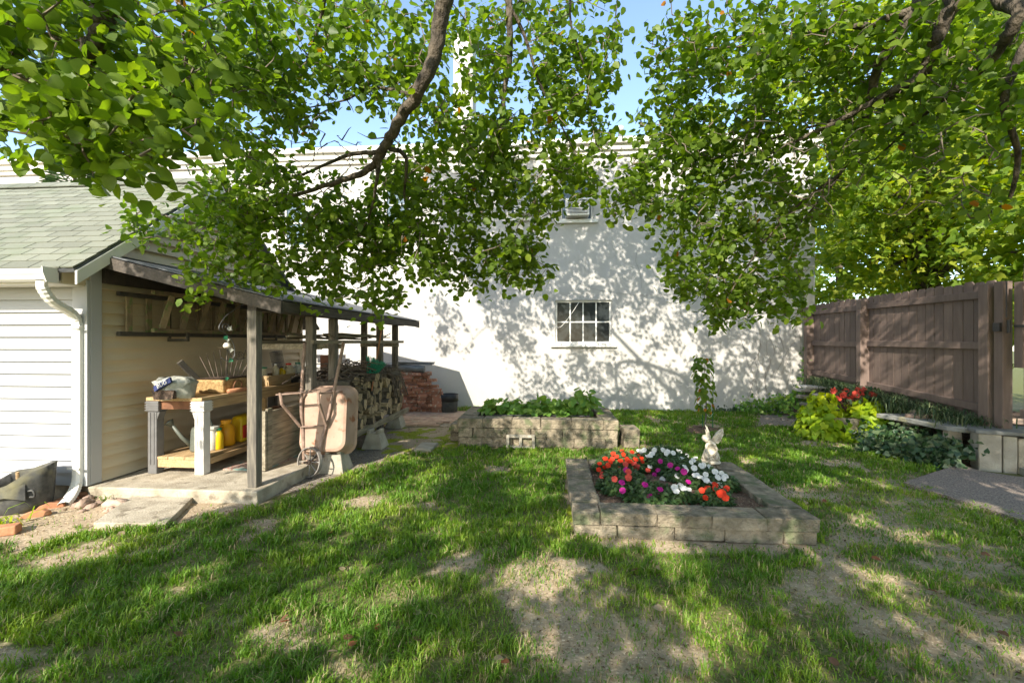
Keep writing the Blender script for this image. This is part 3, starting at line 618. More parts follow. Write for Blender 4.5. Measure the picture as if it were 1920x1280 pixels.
# ================================================================ paving, slabs
pav = thing('brick_path', (-2.3, 8.7, .01), 'patch of worn red brick paving by the firewood', 'paving'); pav['kind'] = 'structure'
MB().mm((-2.95, 7.85, -.05), (-1.68, 9.5, .006)).build('bedding', 'foundation', pav)
pb = unit_box('paver', 'paving', .05, .01, 4)
for j in range(15):
    for i in range(7):
        x = -2.85 + i * .205 + (j % 2) * .1; y = 7.92 + j * .108
        if x > -1.72 - .25 * (j < 3) or (j < 2 and i < 1): continue
        piece('paving_brick', pb, pav, (x, y, .014 + rb.uniform(-.004, .004)), (rb.uniform(-.01, .01), rb.uniform(-.01, .01), rb.uniform(-.02, .02)), (.197, .1, .04))
c = [G(175, 979, .05), G(311, 981, .05), G(362, 931, .05), G(246, 929, .05)]
props(MB().prism(c, (0, 0, -.055)).build('stepping_slab', 'concrete_pale', None, bevel=.006), 'square pale concrete slab lying on the dirt before the porch', 'slab')
c = [G(776, 842, .03), G(808, 842, .03), G(821, 829, .03), G(791, 828, .03)]
props(MB().prism(c, (0, 0, -.04)).build('ground_cover_plate', 'concrete', None, bevel=.004), 'small square concrete cover plate set flush in the moss', 'cover plate')
c = [G(1694, 903, .04), G(1745, 886, .04), G(1800, 869, .04), G(1838, 882, .04), G(1905, 892, .04), G(2060, 900, .04), G(2100, 1030, .04), G(1930, 977, .04), G(1800, 936, .04)]
pt = MB().prism(c, (0, 0, -.06)).build('path', 'aggregate', None, bevel=.008); pt['kind'] = 'structure'
# ================================================================ raised border on the right, retaining wall, stone bench
n = 40; vs = []
for j in range(n):
    v = j / (n - 1); y = 5.84 + (10.08 - 5.84) * v
    for i in range(14):
        u = i / 13; xl = np.interp(y, [5.6, 6.0, 7.1, 7.6, 8.6, 10.1], [5.05, 5.0, 4.95, 4.75, 4.75, 4.9]); x = xl + (6.6 - xl) * u
        z = -.03 + (float(fz(y)) - .02 + .03) * min(1, (u / .34)) ** .55 + rb.uniform(-.015, .015); vs.append((x, y, z))
pbd = MB().add(vs, [(j * 14 + i, j * 14 + i + 1, (j + 1) * 14 + i + 1, (j + 1) * 14 + i) for j in range(n - 1) for i in range(13)]).build('planting_border', 'soil_dark', None, True, org=(5, 8, 0)); pbd['kind'] = 'structure'
rw = thing('retaining_wall', (5.4, 5.4, 0), 'weathered concrete retaining wall at the right edge below the gate', 'retaining wall')
a = G(1835, 882); d1 = Vector((.93, -.36, 0)).normalized(); d2 = Vector((d1.y, -d1.x, 0)) * -1
def slabp(p, q, w, z0, z1): p = Vector(p); q = Vector(q); s = (q - p).normalized(); nn = Vector((-s.y, s.x, 0)) * w; return MB().prism([(p.x, p.y, z0), (q.x, q.y, z0), (q.x + nn.x, q.y + nn.y, z0), (p.x + nn.x, p.y + nn.y, z0)], (0, 0, z1 - z0))
slabp(a, a + d1 * .20, .22, -.05, .43).build('end_block', 'concrete', rw, bevel=.012)
slabp(a + d1 * .21, a + d1 * .33, .20, -.05, .42).build('end_block', 'concrete', rw, bevel=.012)
slabp(a + d1 * .34 + d2 * .015, a + d1 * 1.9, .18, -.05, .40).build('wall_panel', 'concrete_pale', rw, bevel=.01)
slabp(a + d1 * .345 - d2 * .10, a + d1 * 1.9 - d2 * .10, .11, -.05, .085).build('footing', 'concrete', rw, bevel=.01)
slabp(a - d1 * .03 - d2 * .02, a + d1 * 1.95 - d2 * .02, .55, .432, .475).build('cap', 'slate', rw, bevel=.01)
bn = thing('stone_bench', (4.95, 6.4, 0), 'low mossy grey stone bench half buried in ivy', 'bench')
MB().prism([(4.70, 6.98, .40), (4.80, 6.72, .40), (4.86, 6.0, .40), (4.98, 5.9, .40), (5.22, 5.9, .40), (5.16, 6.98, .40)], (0, 0, .065)).build('seat', 'slate', bn, bevel=.012)
for y in (6.12, 6.78): MB().add([], []).box((5.02, y, .20), (.20, .12, .40), taper=.75).build('leg', 'concrete', bn, bevel=.012)
for k, (px, py, z, sx, sy) in enumerate(((1730, 776, .5, .34, .2), (1745, 782, .5, .3, .22), (1715, 770, .52, .28, .2), (1790, 790, .5, .36, .22), (1835, 797, .5, .3, .2), (1905, 805, .5, .26, .22))):
    p = W(px, py, 6.3 - .1 * k); me = BLK[k % 6]
    o = MB().lathe([(.0, -.05), (.4, -.05), (.5, 0), (.42, .05), (0, .06)], (0, 0, 0), 9, sx=sx * 1.1, sy=sy * 1.2).jitter(.012, k); o.v = [Vector((v.x, v.y, v.z)) + Vector((p.x + .12, p.y + .12, float(fz(p.y)) - .02)) for v in o.v]
    props(o.build('border_stone', 'fieldstone', None, True), ['flat tan stone lying left of the bench under the fence', 'second tan stone in the border behind the bench', 'brown stone deepest in the border near the lime plant', 'pale stone in the border behind the right end of the bench', 'stone between the bench and the gate post', 'round tan stone at the foot of the gate'][k], 'stone', 'border stones')
for k in range(11):
    p = PX(1545 + (k * 37) % 50 - 15, 735, 5.1); y = 8.75 + (k * .37) % .5; z = .26 + k * .038
    o = MB().box((4.98 + rb.uniform(-.12, .18), y + rb.uniform(-.1, .1), z), (rb.uniform(.3, .5), rb.uniform(.22, .34), .034), rot(rb.uniform(-.05, .05), rb.uniform(-.06, .06), rb.uniform(-.5, .5))).jitter(.02, k)
    props(o.build('flat_stone', 'flat_stone', None, bevel=.006), 'thin flat grey stone in the pile at the wall corner', 'stone', 'flat stones piled at the wall corner')
# ================================================================ left: fabric planter, edging, rocks
bp0 = G(26, 958); bp = thing('fabric_planter', (bp0.x - .02, 3.70, 0), 'slumped dark grey fabric grow bag with a folded rim beside the shed', 'planter')
m_ = MB(); n = 28; prof = [(.20, 0), (.235, .04), (.242, .14), (.245, .24), (.25, .31)]; k0 = 0
cx, cy = bp0.x + .0, 3.70
def bag_r(a, z): return 1 + .04 * math.sin(3 * a + 1) + .03 * math.sin(7 * a + z * 9)
rings = []
for r_, z_ in prof:
    rings.append([Vector((cx + r_ * bag_r(2 * math.pi * j / n, z_) * math.cos(2 * math.pi * j / n), cy + .85 * r_ * bag_r(2 * math.pi * j / n, z_) * math.sin(2 * math.pi * j / n), z_ * (1 + .30 * max(0, math.cos(2 * math.pi * j / n - .5)) - .30 * max(0, math.cos(2 * math.pi * j / n - 4.0))))) for j in range(n)])
inner = [[Vector((cx + (p.x - cx) * .93, cy + (p.y - cy) * .93, p.z - .004)) for p in rings[-1]], [Vector((cx + (p.x - cx) * .88, cy + (p.y - cy) * .88, .16)) for p in rings[-1]]]
al = rings + inner; vs = [p for r_ in al for p in r_]
m_.add(vs, [(i * n + j, i * n + (j + 1) % n, (i + 1) * n + (j + 1) % n, (i + 1) * n + j) for i in range(len(al) - 1) for j in range(n)]); m_.build('bag', 'fabric_pot', bp, True)
MB().lathe([(0, .17), (.19, .165)], (cx, cy, 0), 20, cap=False).build('soil', 'soil_dark', bp)
fl = []
for i in range(9):
    a = R(205 + i * 15); fl += [(cx + .235 * math.cos(a), cy + .205 * math.sin(a), .235 - .0 * i + .03 * math.sin(i)), (cx + .262 * math.cos(a), cy + .232 * math.sin(a), .12 + .05 * abs(math.sin(i * .8)))]
MB().add(fl, [(2 * i, 2 * i + 1, 2 * i + 3, 2 * i + 2) for i in range(8)]).build('folded_rim', 'fabric_pot', bp, True)
MB().tube(crv([(cx + .20, cy - .1, .20), (cx + .27, cy - .12, .21), (cx + .275, cy - .11, .16), (cx + .22, cy - .1, .15)]), .009, 5).build('handle', 'fabric_pot', bp, True)
MB().tube([(cx - .05, cy + .02, .15), (cx - .03, cy, .33)], .012, 6).build('stake', 'pine', bp)
for k, (px, py) in enumerate(((70, 968), (97, 953), (124, 942), (148, 934))):
    p = G(px, py); o = MB(); prf = [(0, -.1, 0), (0, -.095, .03), (0, -.06, .055), (0, 0, .065), (0, .06, .055), (0, .095, .03), (0, .1, 0)]
    mrot = rot(.15, 0, R(-60) + k * .05); o.prism([mrot @ Vector(q) + p for q in prf], mrot @ Vector((.05, 0, 0)))
    props(o.build('edging_brick', 'terracotta', None, bevel=.006), ['scalloped terracotta edging brick nearest the lawn by the grow bag', 'second scalloped terracotta edging brick from the lawn', 'third scalloped terracotta edging brick from the lawn', 'scalloped terracotta edging brick nearest the downspout'][k], 'edging brick', 'terracotta edging bricks')
p = G(10, 1000); o = MB().box((p.x, p.y, .03), (.16, .1, .07), rot(0, 0, .5)); props(o.build('broken_brick', 'terracotta', None, bevel=.01), 'broken terracotta brick at the far left under dry leaf blades', 'brick')
for k in range(26):
    px = rb.uniform(150, 235); py = rb.uniform(925, 962) if k > 3 else 950; p = G(px, py); s = rb.uniform(.018, .05) * (1.6 if k < 4 else 1)
    o = MB().lathe([(.0, -.5), (.8, -.4), (1, 0), (.7, .5), (0, .6)], (0, 0, 0), 7).jitter(.18, k); mr = rot(rb.uniform(-.4, .4), rb.uniform(-.4, .4), rb.uniform(0, 6)); o.v = [mr @ Vector((v.x * s * 1.4, v.y * s, v.z * s)) + Vector((p.x, p.y, s * .3)) for v in o.v]
    props(o.build('rock', 'fieldstone', None, True), 'small reddish rock lying under the downspout outlet', 'rock', 'rocks under the downspout')
# ================================================================ workbench
WX0, WX1, WY0, WY1, WZ = -4.18, -3.56, 4.42, 6.55, .92
wbn = thing('workbench', ((WX0 + WX1) / 2, 5.4, ZS), 'pine workbench with moulded grey end legs against the shed wall', 'workbench')
for i in range(4): x = WX0 + i * .155; MB().mm((x, WY0 - .02, WZ - .036), (x + .152, WY1, WZ)).build('top_plank', 'pine', wbn, bevel=.004)
MB().mm((WX1 - .036, WY0 + .10, WZ - .126), (WX1 + .002, WY1 - .02, WZ - .038)).build('apron', 'pine', wbn, bevel=.004)
MB().mm((WX0, WY0 + .10, WZ - .126), (WX0 + .036, WY1 - .02, WZ - .038)).build('apron', 'pine', wbn)
MB().mm((WX0 + .10, WY0 + .02, WZ - .126), (WX1 - .10, WY0 + .058, WZ - .038)).build('end_apron', 'brown_rust', wbn)
for i in range(3): x = WX0 + .04 + i * .18; MB().mm((x, WY0 + .01, ZS + .15), (x + .175, WY1 - .1, ZS + .18)).build('shelf_plank', 'pine', wbn, bevel=.004)
MB().mm((WX1 - .036, WY0 + .1, ZS + .09), (WX1, WY1 - .02, ZS + .149)).build('shelf_rail', 'pine', wbn)
MB().mm((WX0 + .1, WY0 + .015, ZS + .07), (WX1 - .1, WY0 + .05, ZS + .149)).build('shelf_rail', 'pine', wbn)
for xa, s, mt in ((WX0, 1, 'resin_grey'), (WX1, -1, 'resin_grey')):
    for ya in (WY0, WY1 - .1):
        lg = MB(); x1 = xa + s * .10
        lg.mm((xa, ya, ZS), (x1, ya + .1, WZ - .15)); lg.mm((xa - s * .012, ya - .012, WZ - .15), (x1 + s * .03, ya + .112, WZ - .038))
        lg.prism([(x1, ya + .003, WZ - .151), (x1 + s * .035, ya + .003, WZ - .151), (x1, ya + .003, WZ - .24)], (0, .09, 0))
        lg = lg.build('leg', 'resin_sunlit' if (s == -1 and ya == WY0) else mt, wbn, bevel=.008)
        for k in range(4): MB().mm((xa - s * .018, ya - .017, WZ - .14 + k * .026), (x1 + s * .034, ya + .116, WZ - .13 + k * .026)).build('rib', 'resin_sunlit' if (s == -1 and ya == WY0) else mt, lg)
        for k in (.025, .065): MB().mm((xa + s * k, ya - .006, ZS + .1), (xa + s * (k + .012), ya - .0005, WZ - .16)).build('rib', 'resin_sunlit' if (s == -1 and ya == WY0) else mt, lg)
MB().mm((WX1 - .13, 5.50, ZS), (WX1 - .04, 5.54, WZ - .04)).mm((WX1 - .13, 5.541, ZS), (WX1 - .10, 5.60, WZ - .04)).build('middle_leg', 'pine', wbn)
# --- on the bench top
def put(px, X, z): q = PX(px, 640, X); return Vector((X, q.y, z))
def bottle(name, p, r, h, m, cap, label, cat, neck=.35, capm='green_plastic', sx=1, hnd=False, grp=None):
    t = thing(name, p, label, cat, grp)
    MB().lathe([(r * .9, 0), (r, .01), (r, h * .62), (r * .85, h * .75), (r * neck, h * .88), (r * neck, h * .93)], p, 16, sx=sx).build('body', m, t, True)
    MB().lathe([(r * neck * 1.2, h * .90), (r * neck * 1.2, h)], p, 12).build('cap', capm, t)
    if hnd: MB().tube(crv([p + Vector((0, -r * .6, h * .8)), p + Vector((0, -r * 1.25, h * .76)), p + Vector((0, -r * 1.3, h * .45)), p + Vector((0, -r * .9, h * .35))]), .014, 6).build('handle', m, t, True)
    return t
bz = WZ + .002
# soil bag
p = put(318, -3.86, bz); sbag = thing('soil_bag', p, 'crumpled grey plastic soil bag with a blue band on the bench end', 'bag')
o = MB().lathe([(.0, 0), (.15, 0), (.17, .05), (.16, .12), (.18, .16), (.14, .20), (0, .21)], p + Vector((0, .08, 0)), 22, sx=1.15, sy=.9).jitter(.016, 3); o.build('bag', 'bag_plastic', sbag, True)
MB().mm((p.x - .1, p.y - .10, p.z), (p.x + .12, p.y - .05, p.z + .09)).jitter(.01, 2).build('spilled_soil', 'soil_dark', sbag)
q = p + Vector((.02, -.115, .15)); bm_ = text_mesh('BUG', .06, 'paper_white', 'lettering')
MB().box(q + Vector((0, .012, 0)), (.20, .02, .055), rot(-.25, -.5, 0)).build('printed_band', 'bag_blue', sbag)
piece('lettering', bm_, sbag, q + Vector((0, -.002, .0)), (R(90) - .25, -.5, 0))
# tan basket
p = put(405, -3.80, bz); bk_ = thing('basket', p, 'tan woven planter basket with a rusty handle on the bench', 'basket')
MB().box(p + Vector((0, .14, .075)), (.36, .52, .15), taper=1.08).build('basket_body', 'basket', bk_, bevel=.02)
MB().box(p + Vector((0, .14, .155)), (.34, .50, .02)).jitter(.012, 5).build('moss_lining', 'soil_dark', bk_)
MB().tube(crv([p + Vector((.21, -.02, .02)), p + Vector((.23, 0, .11)), p + Vector((.23, .06, .13)), p + Vector((.23, .11, .1)), p + Vector((.21, .13, .01))]), .007, 6).build('handle', 'brown_rust', bk_, True)
props(MB().tube([p + Vector((.24, -.12, .025)), p + Vector((.25, .22, .025))], .024, 10).build('clay_pipe', 'terracotta', None, True), 'short rust coloured tube lying on the bench edge before the basket', 'pipe')
for k in range(9):
    a = p + Vector((-.10 + .03 * k, .05 + .02 * k, .15)); b = a + Vector((-.10 + .022 * k, -.05 + .02 * k, .26 + .07 * ((k * 5) % 4) / 3))
    props(MB().tube([a, b], .0045, 5).build('metal_rod', 'stick', None), 'thin brown rod standing upright in the basket', 'rod', 'rods in the basket')
props(MB().beam(p + Vector((-.13, -.08, .12)), p + Vector((-.22, -.26, .36)), .035, .06).build('dark_bar', 'dark_bar', None, bevel=.004), 'dark wooden bar leaning on the wall behind the basket', 'bar')
p2 = p + Vector((.10, .16, .165)); flo = thing('metal_flower_stand', p2, 'curly wire flower ornament with a white globe above the basket', 'ornament')
g0 = PX(426, 648, -3.72); MB().lathe([(0, -.035), (.03, -.028), (.045, 0), (.03, .03), (0, .04)], g0, 14).build('globe', 'paper_white', flo, True)
for k in range(6): a = R(60 * k); MB().add([g0 + Vector((0, 0, -.03)), g0 + Vector((.09 * math.cos(a - .3), .09 * math.sin(a - .3), -.02)), g0 + Vector((.11 * math.cos(a), .11 * math.sin(a), -.015)), g0 + Vector((.09 * math.cos(a + .3), .09 * math.sin(a + .3), -.02))], [(0, 1, 2, 3)]).build('petal', 'leaf_tan', flo)
MB().tube(crv([g0 + Vector((0, 0, -.03)), g0 + Vector((.03, .03, -.12)), g0 + Vector((.06, .1, -.16)), g0 + Vector((.08, .2, -.15))]), .004, 5).build('stem', 'black_iron', flo, True)
MB().tube([g0 + Vector((0, 0, -.03)), Vector((g0.x, g0.y, bz + .15))], .004, 5).build('stem', 'black_iron', flo)
MB().tube(crv([g0 + Vector((.06 + .03 * (1 - i / 14) * math.cos(i), .12 + .04 * (1 - i / 14) * math.cos(i), -.11 + .04 * (1 - i / 14) * math.sin(i))) for i in range(13)], 3), .003, 4).build('curl', 'black_iron', flo, True)
# hanging metal ivy ornament
hv = thing('hanging_vine_ornament', PX(432, 600, -3.1), 'hanging scrolled metal ivy vine with pale leaves near the front post', 'ornament')
T0 = 3.1
pts = [PX(x, y, -3.05) for x, y in ((456, 570), (440, 580), (424, 592), (413, 607), (411, 617), (420, 623), (430, 632), (438, 645), (440, 660), (437, 672), (425, 676), (415, 670))]
MB().tube(crv(pts, 4), .004, 5).build('wire', 'steel_wire', hv, True)
MB().tube(crv([PX(424 + 10 * (1 - i / 12) * math.cos(i * .9), 612 + 9 * (1 - i / 12) * math.sin(i * .9), -3.05) for i in range(12)], 3), .003, 4).build('curl', 'steel_wire', hv, True)
for k, (x, y, s, a) in enumerate(((428, 620, .055, .5), (420, 630, .05, 2.4), (434, 652, .05, 3.3), (437, 672, .05, 4.0), (426, 634, .04, 3.0), (425, 706, .04, 3.1))):
    c_ = PX(x, y, -3.05); MB().add([c_ + rot(0, 0, .8) @ (rot(0, a, 0) @ Vector(q) * s) for q in ((0, 0, 0), (.5, -.1, .35), (.25, 0, .6), (0, .1, 1), (-.25, 0, .6), (-.5, -.1, .35))], [(0, 1, 2, 3), (0, 3, 4, 5)]).build('leaf', 'bag_plastic' if k % 2 == 0 else 'stake_green', hv)
th = thing('thermometer', (PXO - .02, 4.115, 1.58), 'small square white thermometer fixed high on the front post', 'thermometer')
MB().mm((PXO - .055, 4.10, 1.555), (PXO + .045, 4.122, 1.655)).build('case', 'paper_white', th, bevel=.012)
for k in range(5): MB().mm((PXO - .03 + k * .014, 4.097, 1.60 + .01 * math.sin(k)), (PXO - .026 + k * .014, 4.0995, 1.615 + .01 * math.sin(k))).build('mark', 'black_plastic', th)
# wooden box with tools and bottles
p = put(497, -3.80, bz); wbx = thing('wooden_box', p, 'open pine box full of garden odds and ends on the bench', 'box')
bx, by = .34, .62
for s in (-1, 1): MB().mm((p.x + s * bx / 2 - .01, p.y - .2, p.z), (p.x + s * bx / 2 + .01, p.y - .2 + by, p.z + .13)).build('side_board', 'pine', wbx, bevel=.003)
for y in (p.y - .2, p.y - .2 + by - .02): MB().mm((p.x - bx / 2 + .011, y, p.z), (p.x + bx / 2 - .011, y + .02, p.z + .13)).build('end_board', 'pine', wbx, bevel=.003)
MB().mm((p.x - bx / 2 + .011, p.y - .18, p.z), (p.x + bx / 2 - .011, p.y + by - .221, p.z + .05)).build('bottom', 'dark_bar', wbx)
bottle('small_jug', p + Vector((.03, -.1, .052)), .06, .19, 'bottle_cream', 1, 'cream jug with a green lid in the pine box', 'jug', .8, 'green_plastic')
bottle('tub', p + Vector((-.06, .0, .052)), .055, .13, 'paper_white', 1, 'white tub with a dark lid in the pine box', 'tub', .9, 'bag_blue')
bottle('spray_bottle', p + Vector((.06, .14, .052)), .045, .22, 'bottle_cream', 1, 'pale bottle leaning in the middle of the pine box', 'bottle', .3, 'paper_white')
bottle('yellow_container', p + Vector((.05, .30, .052)), .055, .17, 'yellow_plastic', 1, 'small yellow container at the far end of the pine box', 'container', .35, 'black_plastic')
p = put(537, -3.80, bz)
bottle('white_jug', p + Vector((.08, -.08, 0)), .09, .27, 'bottle_cream', 1, 'large clear cream jug behind the pine box', 'jug', .35, 'red_plastic', hnd=True)
bottle('white_jug', p + Vector((.08, .16, .0)), .085, .27, 'paper_white', 1, 'white jug with a green spout near the wire racks', 'jug', .35, 'green_plastic', hnd=True)
props(MB().mm((p.x + .0, p.y + .30, bz), (p.x + .2, p.y + .42, bz + .2)).build('grey_case', 'gutter_white', None, bevel=.01), 'pale square case at the far end of the bench', 'case')
props(MB().mm((p.x - .05, p.y - .2, bz), (p.x - .03, p.y + .3, bz + .1)).mm((p.x + .19, p.y - .2, bz), (p.x + .20, p.y + .3, bz + .08)).build('tray', 'black_plastic', None), 'flat black tray under the white jugs', 'tray')
for k in range(5):
    q0 = p + Vector((-.24 - .008 * k, .02 + k * .055, .30)); rk_ = MB(); mr = rot(.15, -.12, 0)
    for i in range(7): rk_.tube([q0 + mr @ Vector((0, i * .022, -.22)), q0 + mr @ Vector((0, i * .022, .12))], .0032, 4)
    for z in (-.22, -.05, .12): rk_.tube([q0 + mr @ Vector((0, 0, z)), q0 + mr @ Vector((0, .132, z))], .0035, 4)
    props(rk_.build('wire_rack', 'steel_wire', None), 'small wire rack leaning on the wall at the bench end', 'wire rack', 'wire racks at the bench end')
# --- on the lower shelf
sz = ZS + .182
wc0 = put(357, -3.88, sz); wc = thing('watering_can', wc0, 'dark green plastic watering can on the lower bench shelf', 'watering can')
MB().lathe([(.105, 0), (.11, .02), (.10, .22), (.09, .25), (.07, .262)], wc0 + Vector((.05, .1, 0)), 20).build('body', 'can_green', wc, True)
MB().tube([wc0 + Vector((-.03, .06, .05)), wc0 + Vector((-.10, .0, .16)), wc0 + Vector((-.17, -.05, .30))], [.028, .020, .016], 8).build('spout', 'can_green', wc, True)
MB().lathe([(.016, 0), (.045, .05), (.05, .06), (.0, .07)], wc0 + Vector((-.165, -.047, .29)), 14, rot(.3, -.6, 0)).build('rose', 'can_green', wc, True)
MB().tube(crv([wc0 + Vector((0, .08, .25)), wc0 + Vector((.04, .08, .34)), wc0 + Vector((.13, .12, .33)), wc0 + Vector((.165, .13, .12))]), .013, 7).build('handle', 'can_green', wc, True)
bottle('yellow_bottle', put(409, -3.68, sz), .055, .235, 'yellow_plastic', 1, 'translucent yellow bottle with a green cap on the lower shelf', 'bottle', .55)
bottle('orange_jug', put(424, -3.74, sz), .092, .29, 'orange_plastic', 1, 'large orange jug beside the yellow bottle on the lower shelf', 'jug', .5, 'orange_plastic', hnd=True)
bottle('white_bucket', put(396, -3.72, sz) + Vector((-.02, .02, 0)), .075, .26, 'paper_white', 1, 'white plastic tub behind the sunlit bench leg', 'tub', .9, 'paper_white')
p = put(448, -3.74, sz); sk = thing('fertilizer_bag', p, 'yellow and red bag with black lettering on the lower shelf', 'bag')
MB().box(p + Vector((0, .10, .15)), (.18, .34, .30), taper=.8).jitter(.012, 8).build('bag', 'yellow_plastic', sk, True, bevel=.03)
MB().box(p + Vector((.09, .08, .12)), (.02, .26, .15)).jitter(.006, 9).build('red_panel', 'red_plastic', sk, bevel=.006)
piece('lettering', text_mesh('A', .10, 'black_plastic', 'lettering'), sk, p + Vector((.096, .06, .25)), (R(90), 0, R(90)))
props(MB().lathe([(.09, 0), (.11, .2)], put(470, -3.9, sz), 12, cap=True).build('black_pot', 'black_plastic', None, True), 'black nursery pot on the lower shelf behind the bags', 'pot')
props(MB().mm((-3.95, 5.55, sz), (-3.68, 6.2, sz + .22)).build('black_crate', 'black_plastic', None, bevel=.01), 'black plastic crate on the lower shelf under the bench', 'crate')
props(MB().mm((-3.92, 5.7, sz + .222), (-3.70, 6.25, sz + .25)).mm((-3.90, 5.72, sz + .251), (-3.71, 6.2, sz + .285)).build('folded_sacks', 'terracotta', None, bevel=.01), 'folded brown sacks on top of the black crate', 'sacks')
props(MB().mm((-3.62, 5.95, sz + .1), (-3.585, 6.45, sz + .31)).build('slatted_shutter', 'paper_white', None, bevel=.004), 'white slatted panel standing under the bench end', 'panel')
fc = thing('green_folding_frame', put(483, -3.5, ZS), 'green tubular folding frame propped under the bench', 'frame')
for k in range(4): a = put(476 + k * 5, -3.52, ZS + .0); MB().tube([a + Vector((0, 0, .05)), a + Vector((-.02, .06, .40)), a + Vector((-.02, .14, .40))], .010, 6).build('tube', 'green_plastic', fc, True)
props(MB().mm((-3.5, 4.62, ZS + .001), (-3.02, 5.25, ZS + .012)).build('rug', 'rug', None), 'small red and green woven rug on the porch slab', 'rug')
# old plank panel
pn = thing('plank_panel', (-3.03, 5.0, ZS), 'weathered wooden plank panel propped up on the slab edge', 'panel')
for k in range(4): z = ZS + .005 + k * .155; MB().mm((-3.055, 4.62, z), (-3.03, 5.5, z + .152)).build('plank', 'old_wood', pn, bevel=.004)
for y in (4.63, 5.42): MB().mm((-3.028, y, ZS + .01), (-2.998, y + .085, ZS + .66)).build('batten', 'old_wood', pn, bevel=.004)
MB().mm((-3.056, 4.585, ZS + .01), (-2.998, 4.618, ZS + .64)).build('end_board', 'old_wood', pn, bevel=.004)
# ladders on the wall
for nm, X, ya, yb, za, zb, lab, tl in (('wooden_ladder', -4.33, 4.36, 7.45, 1.60, 1.96, 'mossy wooden ladder hung flat on the shed wall', 0), ('wooden_ladder', -4.20, 4.62, 7.40, 1.64, 2.00, 'outer wooden ladder hung in front of the mossy one', .10)):
    ld = thing(nm, (X, 5.9, za), lab, 'ladder', 'ladders on the shed wall')
    MB().mm((X - .02, ya - .12, zb), (X + .025, yb, zb + .045)).build('rail', 'ladder_wood' if tl else 'dark_bar', ld, bevel=.004); MB().mm((X - .02, ya - .12, za - .045), (X + .025, yb, za)).build('rail', 'ladder_wood' if tl else 'dark_bar', ld, bevel=.004)
    y = ya
    while y < yb - .06: MB().beam((X, y, za), (X + tl * .3, y + tl, zb), .06, .022, R(90)).build('rung', 'ladder_wood', ld); y += .235 if tl == 0 else .27
for y in (4.9, 6.6): props(MB().mm((SX + .013, y, 1.50), (SX + .26, y + .03, 1.532)).mm((SX + .013, y, 1.533), (SX + .035, y + .03, 2.02)).mm((SX + .24, y, 1.533), (SX + .26, y + .03, 1.60)).build('ladder_bracket', 'dark_bar', None), 'dark bracket under the ladders ' + ('near the front post' if y < 5 else 'deep under the porch'), 'bracket', 'ladder brackets')
# ================================================================ wheelbarrow stood on end
wb0 = G(584, 894); WB = thing('wheelbarrow', wb0, 'rusty wheelbarrow stood on its wheel with tray underside facing out', 'wheelbarrow')
Lm = rot(R(-9), 0, R(10))
def L(x, y, z): return wb0 + Lm @ Vector((x, y, z))
wr = .165
wv = MB(); wc_ = Vector((-.02, -.02, wr)); wm = rot(0, 0, R(62))
def wl(mb, r0, r1, h, n=32):
    k = len(mb.v)
    for r_, x_ in ((r0, -h), (r1, -h), (r1, h), (r0, h)):
        for j in range(n): a = 2 * math.pi * j / n; mb.v.append(wb0 + Lm @ (wc_ + wm @ Vector((x_, r_ * math.cos(a), r_ * math.sin(a)))))
    for i in range(4):
        for j in range(n): a = k + i * n + j; b = k + i * n + (j + 1) % n; c_ = k + ((i + 1) % 4) * n + (j + 1) % n; d_ = k + ((i + 1) % 4) * n + j; mb.f.append((a, b, c_, d_))
wl(wv, wr - .012, wr, .022); whl = wv.build('wheel', 'wheel_grey', WB)
hb = MB(); wl(hb, .004, .028, .035, 14); hb.build('hub', 'rusty_pipe', whl)
for k in range(8):
    a = 2 * math.pi * k / 8; MB().tube([wb0 + Lm @ (wc_ + wm @ Vector((0, r_ * math.cos(a), r_ * math.sin(a)))) for r_ in (.02, wr - .008)], .0065, 5).build('spoke', 'wheel_grey', whl)
MB().tube([wb0 + Lm @ (wc_ + wm @ Vector((s, 0, 0))) for s in (-.09, .09)], .012, 8).build('axle', 'rusty_pipe', whl)
MB().tube(crv([L(.06, -.03, .14), L(.10, -.01, .42), L(.16, .0, .72), L(.22, -.02, 1.05), L(.30, -.06, 1.50)]), .019, 8).build('handle', 'rusty_pipe', WB, True)
MB().tube(crv([L(-.10, .03, .18), L(-.12, .02, .45), L(-.15, .0, .75), L(-.15, -.02, 1.05), L(-.13, -.06, 1.50)]), .019, 8).build('handle', 'rusty_pipe', WB, True)
def rr_ring(cx_, cz_, w, h, rad, y, n=6):
    out = []
    for qx, qz, a0 in ((1, 1, 0), (-1, 1, 90), (-1, -1, 180), (1, -1, 270)):
        for i in range(n): a = R(a0 + 90 * i / (n - 1)); out.append(L(cx_ + qx * (w / 2 - rad) + rad * math.cos(a), y, cz_ + qz * (h / 2 - rad) + rad * math.sin(a)))
    return out
rings = [rr_ring(.09, .60, .44, .60, .09, .02), rr_ring(.09, .60, .50, .66, .11, .03), rr_ring(.10, .62, .60, .76, .12, .19), rr_ring(.10, .62, .645, .80, .13, .215), rr_ring(.10, .62, .645, .80, .13, .225), rr_ring(.10, .62, .58, .73, .12, .21), rr_ring(.09, .60, .42, .58, .11, .045)]
tr = MB(); n = len(rings[0]); tr.add([p for r_ in rings for p in r_], [(i * n + j, i * n + (j + 1) % n, (i + 1) * n + (j + 1) % n, (i + 1) * n + j) for i in range(len(rings) - 1) for j in range(n)])
tr.f.append(tuple(range(n))); tr.f.append(tuple(6 * n + j for j in range(n))); tr.build('tray', 'barrow_tray', WB)
